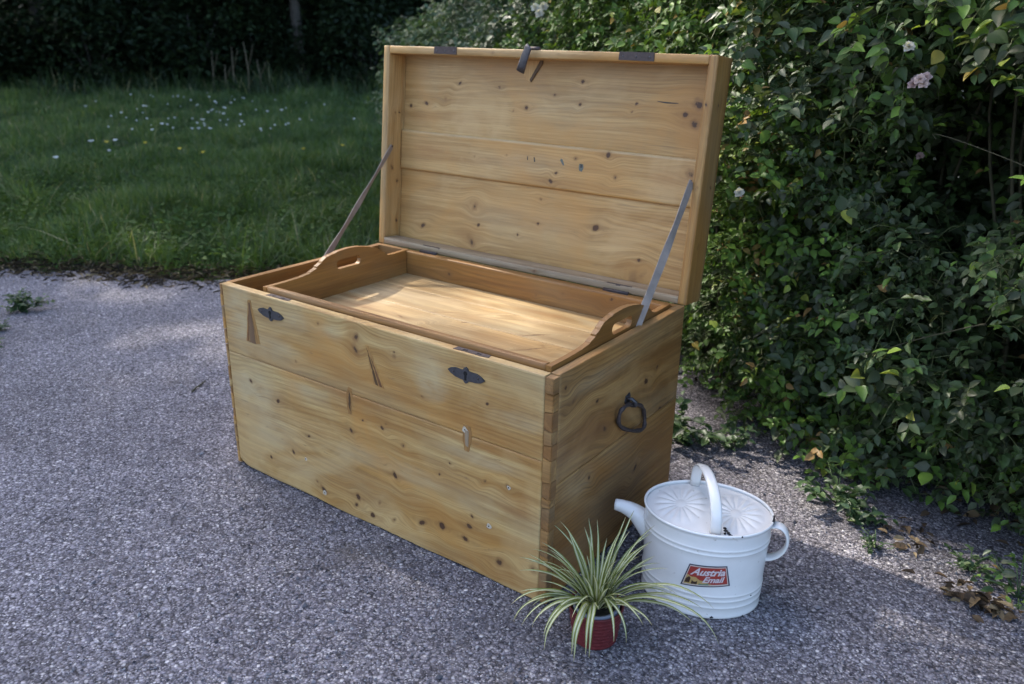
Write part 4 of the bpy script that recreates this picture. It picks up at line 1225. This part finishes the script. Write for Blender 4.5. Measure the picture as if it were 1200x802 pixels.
def bp(u, v, dist):
    """world point on the photograph's line of sight, used once to find where a flower grows"""
    d = Vector(((u - 600) / 973.95, -(v - 401) / 973.95, -1))
    q = np.concatenate(list(root_pts.values()))
    near = np.hypot(q[:, 0] / -q[:, 2] - d.x, q[:, 1] / -q[:, 2] - d.y) < .016
    if near.any(): dist = -q[near][:, 2].max() - .015
    return tuple(cam.matrix_basis @ (d * dist))
for k, (u, v_) in enumerate([(627, 9), (637, 8), (632, 16)]): flower(ad2, bp(u, v_, 4.5), .024, 'petal_white', k)
for k, (u, v_) in enumerate([(1070, 99), (1078, 93), (1085, 91), (1082, 99), (1074, 94)]): flower(ad3, bp(u, v_, 1.98), .014, 'petal_pink', k)
flower(ad3, bp(1065, 55, 2.0), .015, 'petal_white', 1); flower(ad3, bp(1078, 183, 2.0), .012, 'petal_pink', 2)
flower(ad2, bp(866, 226, 2.6), .016, 'petal_white', 0)

# ================================================================== MEADOW GRASS
t = NT('grass_blade')
tn = t.attr('tone').outputs['Fac']
c = t.ramp(tn, [(0, (.024, .046, .012)), (.4, (.056, .104, .024)), (.75, (.105, .16, .040)), (.92, (.18, .20, .065)), (1, (.32, .28, .15))])
t.l(c, t.b.inputs['Base Color']); t.b.inputs['Roughness'].default_value = .5
tr = t.n('BsdfTranslucent'); t.l(t.mix(1.0, c, (1.2, 1.25, .6), 'MULTIPLY'), tr.inputs['Color'])
ms = t.n('MixShader'); ms.inputs[0].default_value = .35
t.l(t.b.outputs[0], ms.inputs[1]); t.l(tr.outputs[0], ms.inputs[2]); t.l(ms.outputs[0], t.out.inputs['Surface'])
M['grass'] = t.m
def blades(pos, h, wd, tone, seed, lean=.35):
    r = np.random.default_rng(seed)
    n = len(pos)
    az = r.uniform(0, 2 * PI, n); ln = np.abs(r.normal(0, lean, n)) + .08
    dx = np.column_stack([np.cos(az), np.sin(az), 0 * az])
    fa = r.uniform(0, 2 * PI, n); sd = np.column_stack([np.cos(fa), np.sin(fa), 0 * fa])
    V = []
    for s, wf in ((0, 1), (.4, .85), (.75, .5)):
        c_ = pos + dx * (h * ln * s ** 1.8)[:, None] + np.column_stack([0 * h, 0 * h, h * s * (1 - .25 * ln * s)])
        V += [c_ - sd * (wd * wf / 2)[:, None], c_ + sd * (wd * wf / 2)[:, None]]
    V.append(pos + dx * (h * ln)[:, None] + np.column_stack([0 * h, 0 * h, h * (1 - .25 * ln)]))
    V = np.stack(V, 1)
    o = (np.arange(n) * 7)[:, None]
    q = np.concatenate([o + np.array([0, 1, 3, 2]), o + np.array([2, 3, 5, 4])]); t3 = o + np.array([4, 5, 6])
    return V.reshape(-1, 3), [q, t3], {'tone': np.repeat(tone, 7)}
r = np.random.default_rng(77)
def meadow_pts(n, dmin, dmax, power):
    dd = dmin * (dmax / dmin) ** (r.random(n) ** power)
    ang = R(90 + 35.9) + r.uniform(R(-12), R(36), n)
    x = CAM[0] + dd * np.cos(ang); y = CAM[1] + dd * np.sin(ang)
    return x, y, dd
x, y, dd = meadow_pts(260000, 4.0, 26, .85)
q = (x + 1.77) * EDGE_N[0] + (y - 1.17) * EDGE_N[1]
k = (q > -.05 + .09 * np.sin(x * 4) + .07 * np.sin(x * 13) + np.abs(r.normal(0, .05, len(x))))
x, y, dd, q = x[k], y[k], dd[k], q[k]
cl = .5 + .5 * np.clip(lumps(x * .55, y * .6, 4) * .9 + .35 * lumps(x * 2.1, y * 2.3, 9), -1, 1)
edge = np.clip(q / .4 + .35, .35, 1)
hgt = (.045 + .19 * cl ** 1.7 * r.uniform(.4, 1.3, len(x))) * edge * (1 + .5 * (dd > 15))
tone = np.clip(.15 + .45 * cl + r.normal(0, .16, len(x)) + (r.random(len(x)) < .035) * .5 + np.clip(.35 - q, 0, 1) * .7, 0, 1)
wd = (.0035 + .0006 * dd) * r.uniform(.7, 1.3, len(x))
v, f, at = blades(np.column_stack([x, y, terrain_z(x, y)]), hgt, wd, tone, 5, .45)
tag(link('meadow_grass', mesh_raw('meadow_grass', v, f, at), M['grass']), 'dark green uncut meadow grass behind the gravel yard', 'grass', kind='stuff')
n = 300
tx, ty, td = meadow_pts(n, 4.2, 12, 1.2)
q = (tx + 1.77) * EDGE_N[0] + (ty - 1.17) * EDGE_N[1]
k = (q > .02) & (lumps(tx * .8, ty * .8, 6) > -.1)
tx, ty = tx[k], ty[k]
m = 55
bx_ = np.repeat(tx, m) + r.normal(0, .055, len(tx) * m); by_ = np.repeat(ty, m) + r.normal(0, .055, len(tx) * m)
th_ = np.repeat(r.uniform(.16, .36, len(tx)), m) * r.uniform(.5, 1.1, len(bx_))
tt_ = np.clip(np.repeat(r.normal(.42, .15, len(tx)), m) + r.normal(0, .12, len(bx_)) + .5 * (r.random(len(bx_)) < .06), 0, 1)
v, f, at = blades(np.column_stack([bx_, by_, terrain_z(bx_, by_)]), th_, r.uniform(.004, .009, len(bx_)), tt_, 6, .75)
tag(link('grass_tufts', mesh_raw('grass_tufts', v, f, at), M['grass']), 'taller leaning grass tufts in the front of the meadow', 'grass', kind='stuff')
# low clover-like herb leaves near the edge, left
n = 26000
x, y, dd = meadow_pts(n, 4.0, 9.5, 1.1)
q = (x + 1.77) * EDGE_N[0] + (y - 1.17) * EDGE_N[1]
k = (q > .03) & (lumps(x * .9, y * .9, 2) + r.normal(0, .3, n) - np.clip(q - 1.0, 0, 3) * .4 - np.clip(x + 2.2, -2, 3) * .25 > -.05)
x, y = x[k], y[k]; n = len(x)
az = r.uniform(0, 2 * PI, n)
z = terrain_z(x, y) + r.uniform(.02, .15, n)
v, f, at = leaves(np.column_stack([x, y, z]), np.column_stack([np.cos(az), np.sin(az), r.normal(.1, .35, n)]), np.column_stack([r.normal(0, .35, n), r.normal(0, .35, n), np.ones(n)]),
                  r.uniform(.018, .045, n), r.uniform(.5, .8, n), np.clip(r.normal(.45, .22, n), 0, 1))
tag(link('meadow_herbs', mesh_raw('meadow_herbs', v, f, at), M['herb']), 'low leafy herbs and clover along the grass edge', 'ground cover', kind='stuff')
# dry thatch and crumbs on the border between grass and gravel
n = 10000
s = r.uniform(-4.5, 3.2, n); off = r.normal(.03, .12, n) + .05 * np.sin(s * 5)
ok = off > -.28
P2 = np.array([-1.77, 1.17]) + s[:, None] * EDGE_D + off[:, None] * EDGE_N
P2 = P2[ok]; n = len(P2)
az = r.uniform(0, 2 * PI, n)
v, f, at = leaves(np.column_stack([P2, np.abs(r.normal(.006, .012, n)) + .004]), np.column_stack([np.cos(az), np.sin(az), r.normal(0, .2, n)]), np.column_stack([r.normal(0, .4, n), r.normal(0, .4, n), np.ones(n)]),
                  r.uniform(.015, .06, n), r.uniform(.04, .22, n), r.random(n))
M['thatch'] = leaf_material('dry_thatch', [(0, (.02, .016, .012)), (.5, (.055, .043, .028)), (.85, (.13, .10, .06)), (1, (.28, .23, .14))], .8, .1, spec=.2)
tag(link('dry_thatch', mesh_raw('dry_thatch', v, f, at), M['thatch']), 'dark dry thatch along the edge of the gravel', 'plant litter', kind='stuff')

# tall weeds in front of the wood
x, y, dd = meadow_pts(26000, 16.5, 24, 1)
lum = lumps(x * .5, y * .5, 3)
k = (dd > 17.6 + 1.2 * lum) & (r.random(len(x)) < .35 + .65 * (lum > .1)); x, y, dd, lum = x[k], y[k], dd[k], lum[k]
v, f, at = blades(np.column_stack([x, y, terrain_z(x, y)]), r.uniform(.12, .55, len(x)) * (1 + .6 * lum), r.uniform(.012, .03, len(x)), np.clip(r.normal(.05, .15, len(x)) + .9 * (r.random(len(x)) < .06 + .08 * (lum > .3)), 0, 1), 8, .6)
tag(link('tall_weeds', mesh_raw('tall_weeds', v, f, at), M['grass']), 'tall weeds and dry stalks at the foot of the wood', 'weeds', kind='stuff')

M['dead'] = simple('dead_stalk', (.13, .105, .065), .85)
# pale dead stalks standing in front of the wood
for k, (u, dist, hh) in enumerate([(268, 18.9, .95), (286, 18.6, 1.05), (244, 19.2, .85), (300, 19.0, .7), (258, 18.7, .6)]):
    d_ = cam.matrix_basis.to_3x3() @ Vector(((u - 600) / 973.95, .37, -1)); d_.z = 0; d_.normalize()
    px0, py0 = CAM[0] + d_.x * dist, CAM[1] + d_.y * dist
    zz0 = float(terrain_z(np.array(px0), np.array(py0)))
    v, f = tube([(0, 0, 0), (.02, .01, hh * .5), (.05 * (-1) ** k, 0, hh)], [.018, .014, .006], 6)
    v2, f2 = tube([(.02, .01, hh * .5), (.12, .05, hh * .8), (.16, .06, hh * .95)], [.010, .007, .003], 5)
    V_, F_, _ = merge([(v, f, {}), (v2, f2, {})])
    o = link('dead_stalk', mesh_raw('dead_stalk', V_, F_), M['dead']); o.location = (px0, py0, zz0)
    tag(o, 'pale dead weed stalk, ' + ['second from the right', 'tallest', 'leftmost', 'rightmost', 'shortest one'][k] + ' of the five before the wood', 'dead stalk', 'dead stalks before the wood')

# meadow flowers: each one a small umbel on a stalk
M['daisy'] = simple('white_flower', (.70, .70, .68), .7); M['stalk'] = simple('flower_stalk', (.05, .09, .03), .6); M['yellow'] = simple('yellow_flower', (.65, .50, .04), .6)
def daisy_mesh(mat, hgt, rad, seed):
    r_ = np.random.default_rng(seed)
    parts = []
    v, f = tube([(0, 0, 0), (.01, .005, hgt * .5), (.004, .0, hgt)], .003, 5)
    ns = len(v); parts.append((v, f, {}))
    heads = [(0, 0)] + [(rad * .75 * math.cos(a_), rad * .75 * math.sin(a_)) for a_ in np.arange(6) * PI / 3]
    for hx, hy in heads:
        n_h = 8
        ang = np.arange(n_h) * 2 * PI / n_h
        rr_ = rad * .42 * r_.uniform(.7, 1.2, n_h)
        z0 = hgt + r_.uniform(-.004, .006)
        Vv = np.concatenate([[(hx + .004, hy, z0 + .005)], np.stack([hx + .004 + rr_ * np.cos(ang), hy + rr_ * np.sin(ang), np.full(n_h, z0)], 1), [(.004, 0, hgt - .012)]])
        Ff = [np.array([(0, 1 + i, 1 + (i + 1) % n_h) for i in range(n_h)] + [(n_h + 1, 1 + (i + 1) % n_h, 1 + i) for i in range(n_h)])]
        parts.append((Vv, Ff, {}))
    V_, F_, _ = merge(parts)
    me_ = mesh_raw('flower', V_, F_)
    me_.materials.append(M['stalk']); me_.materials.append(M[mat])
    sl = np.array([1 if min(p.vertices) >= ns else 0 for p in me_.polygons], dtype=np.int32)
    me_.polygons.foreach_set('material_index', sl)
    return me_
DM = [daisy_mesh('daisy', .22, .028, 1), daisy_mesh('daisy', .28, .035, 2), daisy_mesh('daisy', .18, .022, 3)]
spots = [(65, 183), (106, 164), (128, 175), (135, 163), (237, 139), (231, 143), (240, 146), (284, 114), (272, 112), (300, 128), (330, 128), (365, 140), (130, 135), (142, 131), (148, 137), (172, 138), (197, 138), (230, 123), (252, 118), (262, 125), (243, 108), (275, 116), (283, 141), (286, 145), (335, 145)]
r = np.random.default_rng(5)
for k in range(60):
    spots.append((float(np.clip(r.normal(250, 75), 60, 415)), float(r.uniform(110, 152))))
mw = cam.matrix_basis
for k, (u, v_) in enumerate(spots):
    d = mw.to_3x3() @ Vector(((u - 600) / 973.95, -(v_ - 401) / 973.95, -1))
    hz = (.20, .26, .16)[k % 3]
    tt = (hz - mw.translation.z) / d.z
    p = mw.translation + d * tt
    o = bpy.data.objects.new('meadow_flower', DM[k % 3]); COL.objects.link(o)
    sc = random.uniform(.25, .6) if k > 4 else .75
    o.location = (p.x, p.y, terrain_z(np.array(p.x), np.array(p.y)).item()); o.rotation_euler = (0, 0, k * 1.7); o.scale = (sc, sc, 1)
    tag(o, 'small white umbel flower standing in the meadow grass', 'flower', 'white flowers scattered in the meadow')
YM = daisy_mesh('yellow', .16, .018, 4)
for k, (u, v_) in enumerate([(355, 172), (237, 176), (210, 172), (170, 165), (402, 168), (125, 164)]):
    d = mw.to_3x3() @ Vector(((u - 600) / 973.95, -(v_ - 401) / 973.95, -1))
    tt = (.15 - mw.translation.z) / d.z; p = mw.translation + d * tt
    o = bpy.data.objects.new('buttercup', YM); COL.objects.link(o); o.location = (p.x, p.y, -.03); o.rotation_euler = (0, 0, k)
    tag(o, 'tiny yellow buttercup in the meadow grass', 'flower', 'yellow flowers in the meadow')

# ================================================================== WOOD BEHIND
FOREST = [(0, (.010, .018, .009)), (.5, (.020, .036, .014)), (.9, (.035, .058, .020)), (1, (.055, .075, .03))]
M['leaf_forest'] = leaf_material('forest_leaf', FOREST, .55, .2, spec=.25)
def crown_mesh(n, rx, ry, rz, lsize, nclump, seed, floor=None):
    r_ = np.random.default_rng(seed)
    cd = r_.normal(0, 1, (nclump, 3)); cd /= np.linalg.norm(cd, axis=1, keepdims=True)
    cr = r_.uniform(.35, 1.0, nclump) ** .6
    cc = cd * cr[:, None] * np.array([rx, ry, rz])
    which = r_.integers(0, nclump, n)
    sp = np.array([rx, ry, rz]) * .20
    P = cc[which] + r_.normal(0, 1, (n, 3)) * sp * r_.uniform(.6, 1.3, nclump)[which][:, None]
    if floor is not None: P[:, 2] = np.where(P[:, 2] < floor, floor + np.abs(r_.normal(0, .25, n)), P[:, 2])
    az = r_.uniform(0, 2 * PI, n)
    v, f, at = leaves(P, np.column_stack([np.cos(az), np.sin(az), r_.normal(-.2, .4, n)]), np.column_stack([r_.normal(0, .5, n), r_.normal(0, .5, n), np.ones(n)]),
                      lsize * r_.uniform(.6, 1.3, n), np.full(n, .6), np.clip(r_.normal(.45, .2, n) + .3 * (r_.random(nclump)[which] - .5), 0, 1))
    return mesh_raw('crown', v, f, at), cc
def trunk_mesh(h, rad, cc, cz, seed, fork=.45):
    r_ = np.random.default_rng(seed)
    parts = []
    pts = [(.12 * math.sin(i * .9 + seed), .1 * math.cos(i * .8), h * i / 11) for i in range(12)]
    v, f = tube(pts, [rad * (1.25 if i == 0 else 1) * (1 - .75 * i / 11) for i in range(12)], 9); parts.append((v, f, {}))
    for k in range(9):
        i0 = r_.integers(4, 10); p0 = np.array(pts[i0]); tgt = cc[r_.integers(len(cc))] * .8 + np.array([0, 0, cz])
        pp = [p0 + (tgt - p0) * q + np.array([0, 0, .3 * math.sin(q * PI)]) for q in np.linspace(0, 1, 6)]
        v, f = tube(pp, [rad * .38 * (1 - .8 * q) for q in np.linspace(0, 1, 6)], 6); parts.append((v, f, {}))
    V_, F_, _ = merge(parts)
    return mesh_raw('trunk', V_, F_)
kinds = []
TALL = (19, 2.0, 3.0, 15.2)  # added out-of-view tree, its high crown placed to block sun
for kseed, (h, rx, rz, cz) in enumerate([(15, 3.3, 5.6, 9.6), (17, 3.0, 6.5, 10.5), (13, 3.1, 5.2, 8.0), TALL]):
    cm, cc = crown_mesh(15000, rx, rx, rz, .26, 70, 50 + kseed, (12.45 - cz) if kseed == 3 else None)  # flat underside of the added tree blocks ground sun but spares the tray
    cm.materials.append(M['leaf_forest'])
    tm_ = trunk_mesh(h * .85, (.20, .24, .17, .13)[kseed], cc, cz, kseed + 1); tm_.materials.append(M['bark'])
    kinds.append((cm, tm_, cz))
def tree(x, y, kind, label, sc=1.0, rz=0, group=None):
    cm, tm_, cz = kinds[kind]
    root = empty('broadleaf_tree', (x, y, float(terrain_z(np.array(x), np.array(y)))))
    root.rotation_euler = (0, 0, rz); root.scale = (sc,) * 3
    tag(root, label, 'tree', group)
    a_ = bpy.data.objects.new('trunk', tm_); COL.objects.link(a_); a_.parent = root
    b_ = bpy.data.objects.new('crown', cm); COL.objects.link(b_); b_.parent = root; b_.location = (0, 0, cz)
    return root
GT = 'trees of the wood behind the meadow'
LBL = 'dark broadleaf tree standing in the shaded wood behind the meadow'
def polar(u, dist):
    """place by bearing (photo column) and distance"""
    d = mw.to_3x3() @ Vector(((u - 600) / 973.95, 0.37, -1)); d.z = 0; d.normalize()
    return CAM[0] + d.x * dist, CAM[1] + d.y * dist
TPOS = ['at the far left edge of the picture', 'foremost one above the left of the meadow', 'left of the slim grey trunk at mid distance', 'just left of the slim grey trunk, further back',
        'right of the slim grey trunk by the hedge', 'behind the far end of the climbing rose', 'in the back row left of centre', 'in the back row behind the slim grey trunk', 'in the back row right of the slim trunk', 'in the back row at the far left', 'in the back row hidden by the climbing rose']
x, y = polar(352, 20.5)
tree(x, y, 2, 'slim grey trunk forking low at the edge of the dark wood', .8, .4)
for k, (u, dist, kind, sc) in enumerate([(-60, 19.5, 0, 1), (60, 23, 1, 1), (190, 22, 0, 1.05), (270, 25, 1, 1), (430, 24, 0, 1), (520, 27, 1, 1.05), (130, 29, 0, 1.2), (330, 30, 1, 1.2), (440, 33, 0, 1.2), (10, 31, 1, 1.2), (600, 30, 0, 1.1)]):
    x, y = polar(u, dist); tree(x, y, kind, 'dark broadleaf tree in the shaded wood, ' + TPOS[k], sc, k * 1.3, GT)
# trees left of the frame that shade the yard and meadow
for k, (x, y, kind, sc) in enumerate([(-11.8, -1.15, 0, .92), (-12.5, -6.5, 1, 1), (-17.5, 8.1, 2, 1), (-21, 3.2, 1, 1.0), (-17.0, -1.25, 0, 1.08)]):  # last two are added out of view, only to keep sun off the gravel
    if k == 3: x, y, kind, sc = -11.9, .85, 3, 1
    tree(x, y, kind, ['tall broadleaf tree left of the yard whose shade falls in front of the chest', 'tallest broadleaf tree left of the yard, farther from the meadow', 'broadleaf tree at the left edge of the meadow shading the grass', 'added unseen slender tree left of the yard, its high crown shaped to block sun', 'added unseen broad tree blocking sun behind the shading tree left of the yard'][k], sc, k * 2.1, 'trees left of the yard')

# understory bushes under the wood's edge
ub, ucc = crown_mesh(7000, 1.7, 1.7, 1.25, .13, 40, 90); ub.materials.append(M['leaf_forest'])
us_ = []
for k in range(7):
    a_ = k * .9
    v, f = tube([(0, 0, -1.2), (.3 * math.cos(a_), .3 * math.sin(a_), -.4), (.8 * math.cos(a_), .8 * math.sin(a_), .5)], [.03, .022, .01], 6); us_.append((v, f, {}))
V_, F_, _ = merge(us_); um = mesh_raw('stem', V_, F_); um.materials.append(M['bark'])
r = np.random.default_rng(15)
k = 0
ORD = ['first', 'second', 'third', 'fourth', 'fifth', 'sixth', 'seventh', 'eighth', 'ninth']
for row, (d0, n, sc0) in enumerate([(20.5, 8, .85), (23.5, 9, 1.2), (27, 9, 1.7), (31, 9, 2.2)]):
    for i in range(n):
        u = -120 + (i + .5 * (row % 2)) * (860 / n)
        if row == 0 and (320 < u < 390): continue
        x, y = polar(u + r.uniform(-20, 20), d0 + r.uniform(-.7, .7))
        sc = sc0 * r.uniform(.8, 1.15)
        root = empty('understory_bush', (x, y, float(terrain_z(np.array(x), np.array(y)))))
        root.rotation_euler = (0, 0, k * 1.9); root.scale = (sc * 1.1, sc * 1.1, sc)
        tag(root, 'dense dark bush under the wood, ' + ORD[i] + ' from the left in the ' + ['front', 'second', 'third', 'hindmost'][row] + ' row', 'bush', 'bushes under the wood')
        for nm, m_ in (('foliage', ub), ('stem', um)):
            o = bpy.data.objects.new(nm, m_); COL.objects.link(o); o.parent = root; o.location = (0, 0, 1.15)
        k += 1

# ================================================================== SMALL THINGS ON THE GRAVEL
def weed(x, y, label, sc, seed, n=70, name='weed', group=None, kindm='leaf_pale'):
    r_ = np.random.default_rng(seed)
    root = empty(name, (x, y, 0)); tag(root, label, 'weed', group)
    P, Xd, Nn, L, To, st = [], [], [], [], [], []
    for s in range(9):
        az = r_.uniform(0, 2 * PI); el = r_.uniform(.25, 1.1); ln = sc * r_.uniform(.5, 1)
        end = np.array([math.cos(az) * math.cos(el), math.sin(az) * math.cos(el), math.sin(el)]) * ln
        v, f = tube([(0, 0, 0), end * .5 + np.array([0, 0, .01]), end], [.002, .0015, .0008], 5); st.append((v, f, {}))
        for q_ in range(n // 9):
            p = end * r_.uniform(.25, 1.02) + r_.normal(0, .006, 3); p[2] = max(p[2], .004)
            a2 = r_.uniform(0, 2 * PI)
            P.append(p); Xd.append((math.cos(a2), math.sin(a2), r_.normal(.1, .3))); Nn.append((r_.normal(0, .4), r_.normal(0, .4), 1)); L.append(sc * r_.uniform(.13, .28)); To.append(np.clip(r_.normal(.5, .25), 0, 1))
    v, f, at = leaves(np.array(P), np.array(Xd), np.array(Nn), np.array(L), np.full(len(P), .55), np.array(To))
    link('foliage', mesh_raw('foliage', v, f, at), M[kindm], root)
    V_, F_, _ = merge(st); link('stem', mesh_raw('stem', V_, F_), M['stalk'], root)
weed(-1.935, .29, 'largest green weed rosette alone on the gravel at the left edge', .13, 1, 200)
weed(-1.745, .10, 'small low weed at the left picture edge nearer the meadow weed', .07, 2, 120)
weed(-1.56, -.02, 'small weed cut by the left picture edge below the others', .09, 3, 120)
weed(1.02, .93, 'yellow green creeping weed between chest corner and hedge foot', .17, 4, 160)
weed(1.14, .99, 'creeping weed at the hedge foot behind the watering can', .12, 5, 120)
weed(1.50, .86, 'broad leaved creeper running out of the hedge behind the can handle', .15, 6, 110, kindm='leaf_pale')
weed(1.575, .79, 'creeper tip with broad leaves on open gravel right of the can', .12, 7, 90)
weed(1.64, .70, 'last small leafy shoot of the creeper out on the gravel', .07, 8, 50)
weed(1.85, .74, 'small low weed among dry leaves below the right shrub', .09, 9, 70)
weed(1.96, .69, 'greyish leafy weed beside the dry leaf heap at the right edge', .13, 10, 70, kindm='leaf_dark')

# leaf litter under the hedge and dry leaf heap
M['dryleaf'] = leaf_material('dry_leaf', [(0, (.035, .024, .016)), (.5, (.09, .06, .035)), (.85, (.20, .14, .075)), (1, (.32, .25, .15))], .7, .15, spec=.25)
r = np.random.default_rng(8)
def litter(P2, Lr, name, label, zmax=.02):
    n = len(P2); az = r.uniform(0, 2 * PI, n)
    v, f, at = leaves(np.column_stack([P2, r.uniform(.004, zmax, n)]), np.column_stack([np.cos(az), np.sin(az), r.normal(0, .25, n)]), np.column_stack([r.normal(0, .45, n), r.normal(0, .45, n), np.ones(n)]),
                      r.uniform(*Lr, n), r.uniform(.35, .65, n), r.random(n) ** 1.3)
    tag(link(name, mesh_raw(name, v, f, at), M['dryleaf']), label, 'leaf litter', kind='stuff')
n = 2600
s = r.uniform(0, 1, n); a, b = np.array((-.6, 2.45)), np.array((2.9, .52))
base = a + (b - a) * s[:, None]; nr = np.array([-.48, -.88])
mid_bend = np.interp(s, [0, .47, 1], [0, .02, -.02])
litter(base + nr * (r.normal(-.14, .13, n) + mid_bend)[:, None], (.012, .045), 'leaf_litter', 'brown dead leaves under the foot of the hedge', .025)
litter(np.array([1.885, .60]) + r.normal(0, .03, (60, 2)) * np.array([1.2, .8]), (.018, .045), 'dry_leaf_heap', 'small heap of dry brown leaves on the gravel at the right', .035)
litter(np.array([1.70, .80]) + r.normal(0, .035, (26, 2)), (.018, .035), 'dry_leaf_patch', 'few yellow brown leaves beside the creeper at the hedge foot', .015)
# dark soil under the hedge
ev = []
m = 120
for i in range(m):
    s = i / (m - 1); c_ = a + (b - a) * s
    o = -.02 + np.interp(s, [0, .47, 1], [0, .02, -.02]) + .035 * math.sin(i * .7) + .03 * math.sin(i * .23 + 1) - .06
    ev.append((*(c_ + nr * o), .004))
bk = [(*(a + (b - a) * s - nr * 1.3), .004) for s in (1, 0)]
me = mesh_raw('hedge_soil', np.array(ev + bk), [np.arange(m + 2)[::-1]], smooth=False)
tag(link('hedge_soil', me, M['dirt']), 'strip of dark soil under the hedge', kind='structure')

# twig and pebbles
v, f = tube([(-.553, .221, .006), (-.57, .25, .008), (-.585, .285, .007), (-.602, .309, .006)], [.004, .0035, .003, .002], 6)
v2, f2 = tube([(-.57, .25, .008), (-.56, .268, .010)], [.0022, .001], 5)
V_, F_, _ = merge([(v, f, {}), (v2, f2, {})])
tag(link('twig', mesh_raw('twig', V_, F_), M['cane']), 'short dark twig lying on the gravel left of the chest', 'twig')
# loose chips: real stones on top of the rolled surface
n = 16000
r = np.random.default_rng(19)
dd = .75 * (5.5 / .75) ** r.random(n)
ang = R(90 + 35.9) + r.uniform(R(-36), R(34), n)
x = CAM[0] + dd * np.cos(ang) * 1.0; y = CAM[1] + dd * np.sin(ang)
q = (x + 1.77) * EDGE_N[0] + (y - 1.17) * EDGE_N[1]
inch = (x > -.01) & (x < W + .01) & (y > -.01) & (y < D + .01)
lx = (x - CX) * ca_ + (y - CY) * sa_; ly = -(x - CX) * sa_ + (y - CY) * ca_
incan = (lx / (A0 + .004)) ** 2 + (ly / (B0 + .004)) ** 2 < 1
inpot = np.hypot(x - PX, y - PY) < PR * .85
hed = (x - a[0]) * nr[0] + (y - a[1]) * nr[1] < -.1
k = (q < .05) & ~inch & ~incan & ~inpot & ~hed
x, y = x[k], y[k]; n = len(x)
base = np.array([(1, 0, 0), (0, 1, 0), (-1, 0, 0), (0, -1, 0), (0, 0, .75), (0, 0, -.5)], float)
sz = r.uniform(.0016, .0042, n) * np.where(r.random(n) < .02, 1.9, 1) * np.where(r.random(n) < .004, 2.2, 1)
rot = r.uniform(0, 2 * PI, n); asp = r.uniform(.6, 1, n)
bb = base[None] * r.uniform(.7, 1.3, (n, 6, 1))
bx = bb[..., 0] * sz[:, None]; by = bb[..., 1] * (sz * asp)[:, None]
P = np.stack([x[:, None] + bx * np.cos(rot)[:, None] - by * np.sin(rot)[:, None], y[:, None] + bx * np.sin(rot)[:, None] + by * np.cos(rot)[:, None], bb[..., 2] * sz[:, None] + sz[:, None] * .35], -1)
tri = np.array([(0, 1, 4), (1, 2, 4), (2, 3, 4), (3, 0, 4), (1, 0, 5), (2, 1, 5), (3, 2, 5), (0, 3, 5)])
F = (tri[None] + (np.arange(n) * 6)[:, None, None]).reshape(-1, 3)
t = NT('loose_stone')
c = t.ramp(t.attr('tone').outputs['Fac'], [(0, (.02, .02, .026)), (.3, (.09, .085, .095)), (.75, (.20, .19, .205)), (.95, (.33, .32, .33)), (1, (.5, .47, .44))])
M['stone'] = t.done(c, .8)
me = mesh_raw('loose_chips', P.reshape(-1, 3), [F], {'tone': np.repeat(r.random(n), 6)}, smooth=False)
tag(link('loose_chips', me, M['stone']), 'loose grey stone chips scattered over the gravel yard', 'gravel', kind='stuff')
